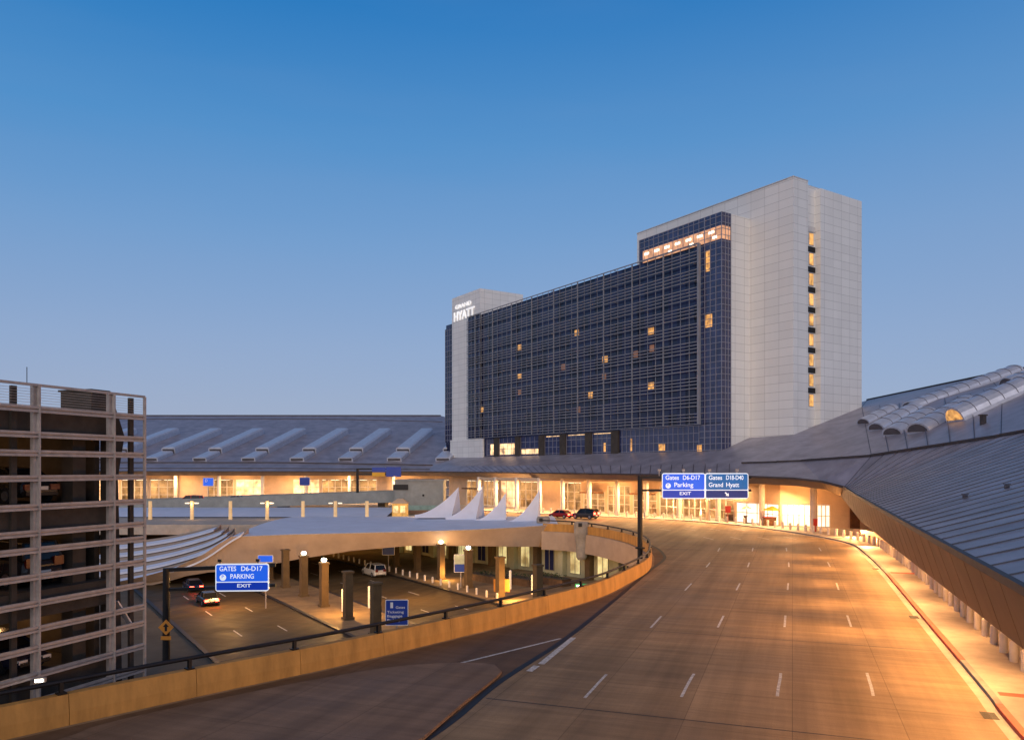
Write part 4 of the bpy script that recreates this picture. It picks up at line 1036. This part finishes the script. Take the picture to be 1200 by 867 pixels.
seg = [p for p in a_ if 82 < p.y < 104 and p.x > 30]; lwl.loft([[Zv(p,.15) for p in seg],[Zv(p,1.0) for p in seg],[Zv(p+Vector((.3,.1,0)),1.0) for p in seg],[Zv(p+Vector((.3,.1,0)),.15) for p in seg]])
tag(lwl.build('low_wall', M['cream']), 'low cream wall behind the bollards at the terminal corner', 'wall')

# ------------------------------------------------------------------ parking garage
GC = Vector((-16.03,34.0,0)); LEFT = -DR
def gp(a, b, z): return GC-D*a+LEFT*b+UP*z
PG = thing('parking_garage', 'open parking garage with a steel rail screen over dark concrete decks', 'garage', (-16.03,34,LZ))
def gbox(mb, a0, a1, b0, b1, z0, z1): mb.obox(gp(a0,b0,z0), -D*(a1-a0), LEFT*(b1-b0), UP*(z1-z0)); return mb
LV = [11.2, 7.6, 4.3, 1.0, -2.4]
for z in LV:
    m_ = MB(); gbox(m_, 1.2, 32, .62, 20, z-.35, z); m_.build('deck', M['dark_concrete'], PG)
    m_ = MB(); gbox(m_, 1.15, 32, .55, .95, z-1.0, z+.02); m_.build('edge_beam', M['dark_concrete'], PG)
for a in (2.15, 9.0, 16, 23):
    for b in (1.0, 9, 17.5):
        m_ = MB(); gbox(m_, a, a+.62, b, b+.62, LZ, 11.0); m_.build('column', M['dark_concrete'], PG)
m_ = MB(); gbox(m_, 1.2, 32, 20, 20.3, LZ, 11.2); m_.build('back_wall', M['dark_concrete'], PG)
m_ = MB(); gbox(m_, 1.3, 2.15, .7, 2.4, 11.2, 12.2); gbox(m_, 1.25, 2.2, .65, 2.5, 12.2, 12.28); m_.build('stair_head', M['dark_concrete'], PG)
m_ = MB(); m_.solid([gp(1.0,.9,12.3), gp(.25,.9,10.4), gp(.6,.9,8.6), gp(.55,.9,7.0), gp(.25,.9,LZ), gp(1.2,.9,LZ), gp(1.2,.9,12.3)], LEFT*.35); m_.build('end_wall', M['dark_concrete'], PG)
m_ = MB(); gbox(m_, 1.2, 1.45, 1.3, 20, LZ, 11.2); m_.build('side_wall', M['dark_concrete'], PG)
RZ = [12.1, 11.2, 10.25, 9.56, 8.62, 7.55, 6.58, 5.94, 4.94, 3.95, 2.98, 2.26, 1.27, .27, -.7]
for z in RZ:
    m_ = MB()
    if z == RZ[0]: gbox(m_, 0, 32, -.02, .06, z-.04, z+.06)
    else: gbox(m_, 0, 32, -.05, .06, z+.03, z+.12); gbox(m_, 0, 32, -.05, .06, z-.115, z-.03); gbox(m_, 0, 32, .03, .05, z-.03, z+.035)
    m_.build('rail', M['grey_steel'], PG)
for a in (0.05, 1.68, 5.11, 8.55, 12, 15.4, 18.9, 22.3):
    m_ = MB()
    if a < .1: gbox(m_, 0, .1, -.07, .02, -2, 12.1)
    else: gbox(m_, a-.15, a+.15, .065, .24, LZ, 12.1); gbox(m_, a-.03, a+.03, -.09, .065, LZ, 12.1)
    m_.build('post', M['grey_steel'], PG)
for a in (.32, 5.75, 12.6):
    m_ = MB(); gbox(m_, a-.11, a+.11, .42, .54, LZ, 12.05); m_.build('inner_post', M['dark_concrete'], PG)
m_ = MB()
for k in range(7): gbox(m_, .1, 32, .01, .022, 11.34+k*.1, 11.352+k*.1)
m_.build('guard_wires', M['grey_steel'], PG)
m_ = MB(); m_.beam(gp(1.3,.3,3.4), gp(.45,.3,2.15), .06, .3, DR); m_.build('brace', M['skylight'], PG)
m_ = MB(); m_.tube([gp(5.5,.1,12.1), gp(5.5,.1,12.75)], .015, 6); m_.build('antenna', M['dkmetal'], PG)
p = gnd(0,0.0,0) if False else None
sl = thing('flood_light', 'small white flood lamp on the garage screen post near the parapet', 'lamp', gp(5.3,-.3,1.0))
m_ = MB(); c_ = gp(5.3,-.35,1.15); m_.box(c_,(.34,.2,.16),.3); m_.build('housing', M['grey_steel'], sl); m_ = MB(); m_.box(c_+Vector((.0,-.11,0)),(.26,.03,.1),.3); m_.build('lens', M['lamp_white'], sl)

# ------------------------------------------------------------------ cars
def make_car(label, p, heading, colour, kind='sedan', tail=False, head=False, group=None, cat='car'):
    t_ = thing('parked_car' if group == 'cars parked in the garage' else 'car', label, cat, (0,0,0), group)
    pm = bpy.data.materials.get('paint_'+colour[0]) or paint('paint_'+colour[0], colour[1])
    if kind == 'sedan': L2, Wd, hood, belt, roof = 2.3, .9, .82, .92, 1.45; cab = [(-1.75,.95),(-1.15,1.38),(-.2,1.46),(.35,1.42),(1.15,.95)]
    else: L2, Wd, hood, belt, roof = 2.45, .98, 1.05, 1.12, 1.85; cab = [(-2.38,1.12),(-2.15,1.78),(-.5,1.87),(.5,1.80),(1.2,1.12)]
    st = [(-L2,.45,belt-.22,.78),(-L2+.12,.30,belt-.05,.93),(-L2+.7,.24,belt,1.0),(-.6,.24,belt,1.0),(.9,.24,belt-.02,1.0),(L2-.7,.24,hood-.06,.99),(L2-.15,.28,hood-.22,.9),(L2,.42,hood-.34,.74)]
    m_ = MB(); rows = []
    for x, zb, zt, wf in st:
        w = Wd*wf; rows.append([Vector((x,-w*.9,zb)),Vector((x,-w,zb+.14)),Vector((x,-w*1.0,(zb+zt)/2)),Vector((x,-w*.97,zt-.1)),Vector((x,-w*.86,zt)),Vector((x,w*.86,zt)),Vector((x,w*.97,zt-.1)),Vector((x,w,(zb+zt)/2)),Vector((x,w,zb+.14)),Vector((x,w*.9,zb))])
    m_.loft(rows, True); m_.add(rows[0],[tuple(range(10))]); m_.add(rows[-1],[tuple(reversed(range(10)))])
    # roof panel and pillars
    rr = [Vector((x, s_*Wd*(.86-.16*(z-belt)/(roof-belt)), z)) for x, z in cab for s_ in (-1,1)]
    for i in (1, 2): a_ = [rr[2*i]+UP*.015, rr[2*i+1]+UP*.015, rr[2*i+3]+UP*.015, rr[2*i+2]+UP*.015]; m_.hexa([v-UP*.05 for v in a_]+a_)
    for i in (0, 3):
        for s_ in (0, 1): m_.beam(rr[2*i+s_], rr[2*i+2+s_], .09, .09)
    for s_ in (0, 1):
        q = rr[4+s_]; m_.beam(q-UP*.02, Vector((q.x-.05, (1 if s_ else -1)*Wd*.87, belt-.05)), .1, .06)
        m_.box((.75, (1 if s_ else -1)*(Wd+.09), belt+.05), (.16,.2,.14))
    body = m_.build('body', pm, t_, smooth=False, local=True)
    m_ = MB(); cs = [[Vector((x, -Wd*(.85-.16*(z-belt)/(roof-belt))*.985, z-.02)), Vector((x, Wd*(.85-.16*(z-belt)/(roof-belt))*.985, z-.02))] for x, z in cab]
    base = [[Vector((x,-Wd*.85,belt-.06)),Vector((x,Wd*.85,belt-.06))] for x, z in cab]
    m_.loft(cs)
    for s_ in (0,1): m_.loft([[c[s_] for c in cs],[c[s_] for c in base]])
    m_.build('windows', M['carglass'], t_, local=True)
    for x in (-L2+.85, L2-.9):
        for s_ in (-1, 1):
            rad = .32 if kind == 'sedan' else .38
            w_ = MB(); w_.tube([(x, s_*(Wd-.2), rad), (x, s_*(Wd+.015), rad)], rad, 16); o_ = w_.build('wheel', M['tyre'], t_, local=True)
            w_ = MB(); w_.tube([(x, s_*(Wd-.1), rad), (x, s_*(Wd+.03), rad)], rad*.6, 10); w_.build('rim', M['rim'], o_, local=True)
    for s_ in (-1, 1):
        zt = belt-.26 if kind == 'sedan' else belt-.1
        q = MB(); q.box((-L2+.02, s_*Wd*.62, zt),(.1,.42,.22 if kind == 'sedan' else .36)); q.build('taillight', M['tail_on' if tail else 'tail_off'], t_, local=True)
        q = MB(); q.box((L2-.05, s_*Wd*.56, hood-.3),(.12,.36,.15)); q.build('headlight', M['head_on' if head else 'head_off'], t_, local=True)
    q = MB(); q.box((-L2-.005,0,.62),(.03,.5,.14)); q.build('number_plate', M['plate'], t_, local=True)
    q = MB(); q.box((L2-.03,0,.42),(.08,1.3,.16)); q.box((-L2+.03,0,.40),(.08,1.4,.14)); q.build('bumper_grille', M['dkmetal'], t_, local=True)
    t_.location = p; t_.rotation_euler = (0,0,math.atan2(heading[1],heading[0]))
    return t_
C_ = {'black':(.012,.012,.014),'white':(.62,.62,.60),'red':(.35,.012,.012),'silver':(.32,.33,.35),'navy':(.015,.02,.05),'charcoal':(.03,.03,.035)}
cc_ = lambda n: (n, C_[n])
grp = 'cars parked in the garage'
LL_ = [-DR.x, -DR.y]
make_car('dark sedan on the highest covered garage deck, between the screen posts', gp(3.9,3.6,7.6), LEFT, cc_('black'), group=grp)
make_car('silver sedan at the cropped side of the highest covered garage deck', gp(7.1,3.5,7.6), -LEFT, cc_('silver'), group=grp)
make_car('red sedan on the middle garage deck', gp(6.6,3.6,4.3), -LEFT, cc_('red'), group=grp)
make_car('black car with red tail lamps on the middle garage deck', gp(3.9,3.6,4.3), LEFT, cc_('charcoal'), 'suv', group=grp)
make_car('dark car low in the garage behind the bottom rails, beside the concrete column', gp(4.2,3.6,1.0), -LEFT, cc_('navy'), head=False, group=grp)
make_car('white car low in the garage at the cropped side', gp(7.3,3.6,1.0), -LEFT, cc_('white'), group=grp)
make_car('navy car with red tail lamps farther ahead on the lower road, half under the canopy', gnd(226,691,LZ), U, cc_('navy'), tail=True)
make_car('charcoal car with glowing tail lamps nearer the blue gantry sign on the lower road', gnd(243,707,LZ), U, cc_('charcoal'), tail=True)
make_car('white van with a dark rear window on the lower pickup road', low(2.8,18.0), U, cc_('white'), 'suv', cat='van')
p = gnd(657,606.5); make_car('black and red sedan stopped on the upper road nearer the fabric sails', p, (-.75,.66,0), cc_('red'), tail=True)
p = gnd(686,607.5); make_car('dark pickup sized car stopped on the upper road beside the bollards', p, (-.75,.66,0), cc_('charcoal'), 'suv', tail=True)
make_car('dark car with red tail lamps on the raised road, left of the first wall sign', Vector((-63.5,153.4,zr(-63.5))), (-1,0,0), cc_('red'), 'suv', tail=True)
make_car('white car on the raised road under the wall signs', Vector((-54,153.6,zr(-54))), (1,0,0), cc_('silver'), head=True)

# ------------------------------------------------------------------ lamps: fittings, and added lights without fittings
def light(name, kind, loc, power, col, size=1.0, target=None, spot=None, sizey=None):
    l = bpy.data.lights.new(name, kind); l.energy = power; l.color = col
    if kind == 'AREA':
        l.shape = 'RECTANGLE' if sizey else 'DISK'; l.size = size
        if sizey: l.size_y = sizey
    elif kind == 'SPOT': l.spot_size = math.radians(spot or 100); l.spot_blend = 1.0; l.shadow_soft_size = size
    else: l.shadow_soft_size = size
    o = bpy.data.objects.new(name, l); COL.objects.link(o); o.location = loc
    if target is not None: o.rotation_euler = (Vector(target)-Vector(loc)).to_track_quat('-Z','Y').to_euler()
    return o
SOD = (1,.47,.16); WARM = (1,.55,.22)
# wing: downlights over the walkway
lampn = 0
y = 14
while y < 100:
    p = Vector((9.4+.36*y, y, 3.65 if y < 86 else 4.6)); tgt = p-DR*9-UP*2.2
    light('eave_lamp', 'AREA', p, 430, SOD, .6, p-DR*1.5-UP*3)
    # added strip light and housing under the fascia, shaped to wash the lanes evenly
    p2 = Vector((7.95+.36*y, y, 3.0 if y < 86 else 4.4)); nrm = (DR*.84+UP*.54).normalized()
    o_ = light('fascia_strip', 'AREA', p2, 1080 if y > 20 else 880, SOD, .2, sizey=8.4)
    o_.rotation_euler = Matrix((nrm.cross(D).normalized()*-1, D, nrm)).transposed().to_euler()
    m_ = MB(); m_.obox(p2-D*4.2+UP*.03-DR*.06, D*8.4, DR*.24, UP*.06); m_.build('strip_housing', M['grey_steel'], TB)
    if y > 38:
        light('eave_spot', 'SPOT', p2, 9000, SOD, .35, p2-DR*20-UP*3.2, 74)  # spot without a fitting, added to brighten the road middle and parapet
    m_ = MB(); m_.box(p+UP*.16+DR*.1,(.5,.5,.12),.35); m_.build('eave_lamp_housing', M['grey_steel'], TB)
    y += 9
# front: lamps between columns, and uplight on the soffit
for i in range(0, 11):
    a_ = cpos[i]; t_ = (cpos[i+1]-a_).normalized(); n_ = Vector((t_.y,-t_.x,0)); n_ = n_ if n_.dot(-a_) > 0 else -n_
    p = Zv(a_.lerp(cpos[i+1], .5), 6.2)
    light('front_lamp', 'AREA', p, 1500 if i > 2 else 1900, WARM if i > 3 else (1,.56,.24), .7, p-UP*3+n_*1.2)
    q = Zv(a_.lerp(cpos[i+1], .5)-n_*1.2, 1.0)
    light('front_uplight', 'AREA', q, 900, SOD if i < 2 else WARM, .5, q+UP*3+n_*.6)
for k in range(8):
    p = Vector((-28-k*14, 194.6, 6.9)); light('front_lamp', 'AREA', p, 1300, WARM, .8, p-UP*3+Vector((0,.8,0)))
for p, q in ((W[4],W[3]),(W[5],W[4]),(W[6],W[5]),(Vector((-100,200,0)),W[6])):
    d, n_, L_ = seg_frame(p, q); nb = max(2, round(L_/11))
    for k in range(nb):
        c_ = p+d*L_*(k+.5)/nb-n_*2.6+UP*5.7
        light('interior_light', 'AREA', c_, 560, (1,.60,.28), 3.0, c_-UP*3-n_*.8)
light('corner_uplight', 'AREA', Vector((44.5,101.5,1.0)), 1800, SOD, .6, Vector((42,92,6)))
light('corner_uplight', 'AREA', Vector((40.5,89,1.0)), 1300, SOD, .6, Vector((37,82,5)))
# lower level: pillar lamps, then sodium pools and fill
for p, e in ((Vector((-20.9,86.5,-1.0)),450),(Vector((-25.0,93.4,-1.0)),450),(Vector((-9.8,107.5,-1.35)),420),(Vector((-5.6,99.9,-1.35)),420)):
    light('pillar_lamp', 'POINT', p, e*3, (1,.58,.20), .3)
for p, e in ((low(-24,3,3.6),260),(low(-27,22.5,1.4),140),(low(-8,24,1.2),60),(low(-30,24,1.2),160),(low(28,10,4.2),900),(low(-12,-6,4.2),300),(low(45,-4,4.5),900),(low(-20,14,6),420)):
    light('road_lamp', 'POINT', p, e*9, (1,.48,.12), .25)  # bollard light pools, plus added fill without lamps to warm the lower roads
for t in (.3,.5,.7,.88): 
    p = la+d*LL*t+nn*4+UP*4.6; light('wall_lamp', 'POINT', p, 800, (1,.86,.44), .3)
# garage
for a, b, z in ((5,6,10.0),(5,6,6.4),(3,5,3.2),(10,8,6.2),(10,8,9.8)):
    light('garage_lamp', 'POINT', gp(a,b,z), 100, (1,.50,.18), .15)
# small point lights near the twin headed deck posts and the booth
light('deck_lamp_light', 'POINT', Vector((-41,131,3.0)), 130, WARM, .4)
light('deck_lamp_light', 'POINT', Vector((-54,131,3.0)), 130, WARM, .4)
light('booth_light', 'POINT', Vector((-16,131,2.5)), 160, (1,.55,.2), .3)

# ------------------------------------------------------------------ sky and sun
wd = bpy.data.worlds.new('World'); SC.world = wd; wd.use_nodes = True
N = wd.node_tree.nodes; L = wd.node_tree.links; bg = N['Background']
sky = N.new('ShaderNodeTexSky'); sky.sky_type = 'NISHITA'; sky.sun_disc = False
SUN_EL, SUN_AZ = 27.0, 188.0            # azimuth clockwise from +Y: low, behind the viewpoint
sky.sun_elevation = math.radians(SUN_EL); sky.sun_rotation = math.radians(SUN_AZ)
tc = N.new('ShaderNodeTexCoord'); sp = N.new('ShaderNodeSeparateXYZ'); L.new(tc.outputs['Generated'], sp.inputs[0])
cr = N.new('ShaderNodeValToRGB'); e = cr.color_ramp.elements
stops = [(0.0,(152,161,185)),(.06,(146,159,189)),(.15,(134,157,194)),(.27,(106,149,197)),(.38,(68,136,195)),(.51,(16,114,184)),(.66,(10,52,104)),(1.0,(6,20,56))]
while len(e) < len(stops): e.new(.5)
for el_, (ps, c) in zip(e, stops): el_.position = ps; el_.color = (*lin([x/255 for x in c]), 1)
L.new(sp.outputs['Z'], cr.inputs['Fac'])
sc1 = N.new('ShaderNodeVectorMath'); sc1.operation = 'SCALE'; sc1.inputs['Scale'].default_value = .012; L.new(sky.outputs[0], sc1.inputs[0])
# sky a little greyer towards the right-hand side, with the faintest streaks of thin cloud
mrx = N.new('ShaderNodeMapRange'); mrx.inputs['From Min'].default_value = -.5; mrx.inputs['From Max'].default_value = .6; mrx.inputs['To Min'].default_value = 0; mrx.inputs['To Max'].default_value = .34; L.new(sp.outputs['X'], mrx.inputs['Value'])
mpc = N.new('ShaderNodeMapping'); mpc.inputs['Scale'].default_value = (1.6,1.6,9); mpc.inputs['Rotation'].default_value = (0,math.radians(14),0); L.new(tc.outputs['Generated'], mpc.inputs['Vector'])
nzc = N.new('ShaderNodeTexNoise'); nzc.inputs['Scale'].default_value = 1.3; nzc.inputs['Detail'].default_value = 4; L.new(mpc.outputs[0], nzc.inputs['Vector'])
mrc = N.new('ShaderNodeMapRange'); mrc.inputs['From Min'].default_value = .45; mrc.inputs['From Max'].default_value = .75; mrc.inputs['To Min'].default_value = 0; mrc.inputs['To Max'].default_value = .09; L.new(nzc.outputs['Fac'], mrc.inputs['Value'])
mrz = N.new('ShaderNodeMapRange'); mrz.inputs['From Min'].default_value = .25; mrz.inputs['From Max'].default_value = .55; mrz.inputs['To Min'].default_value = 1; mrz.inputs['To Max'].default_value = .15; L.new(sp.outputs['Z'], mrz.inputs['Value'])
mlx = N.new('ShaderNodeMath'); mlx.operation = 'MULTIPLY'; L.new(mrx.outputs[0], mlx.inputs[0]); L.new(mrz.outputs[0], mlx.inputs[1])
adx = N.new('ShaderNodeMath'); adx.operation = 'ADD'; L.new(mlx.outputs[0], adx.inputs[0]); L.new(mrc.outputs[0], adx.inputs[1])
mixc = N.new('ShaderNodeMixRGB'); mixc.inputs[2].default_value = (*lin((128/255,152/255,190/255)), 1); L.new(adx.outputs[0], mixc.inputs[0]); L.new(cr.outputs[0], mixc.inputs[1])
ad = N.new('ShaderNodeVectorMath'); ad.operation = 'ADD'; L.new(sc1.outputs[0], ad.inputs[0]); L.new(mixc.outputs[0], ad.inputs[1])
L.new(ad.outputs[0], bg.inputs['Color']); bg.inputs['Strength'].default_value = 1.0
sl_ = bpy.data.lights.new('sun', 'SUN'); sl_.energy = 1.5; sl_.angle = math.radians(70); sl_.color = (1,.79,.62)
so_ = bpy.data.objects.new('sun', sl_); COL.objects.link(so_)
az, el2 = math.radians(SUN_AZ), math.radians(SUN_EL)
sd = Vector((math.sin(az)*math.cos(el2), math.cos(az)*math.cos(el2), math.sin(el2)))
so_.rotation_euler = (-sd).to_track_quat('-Z','Y').to_euler()

# ------------------------------------------------------------------ camera
cam = bpy.data.cameras.new('camera'); co = bpy.data.objects.new('camera', cam); COL.objects.link(co)
co.location = (0,0,EYE); co.rotation_euler = (math.pi/2,0,0)
cam.sensor_width = 36; cam.lens = 36*F/1200; cam.shift_y = (HZ-433.5)/1200; cam.clip_end = 9000; cam.clip_start = .1
SC.camera = co
SC.view_settings.view_transform = 'Standard'; SC.view_settings.look = 'None'; SC.view_settings.exposure = 0; SC.view_settings.gamma = 1
SC.render.engine = 'CYCLES'; SC.cycles.use_denoising = True; SC.cycles.max_bounces = 6; SC.cycles.sample_clamp_indirect = 4
SC.cycles.transparent_max_bounces = 8
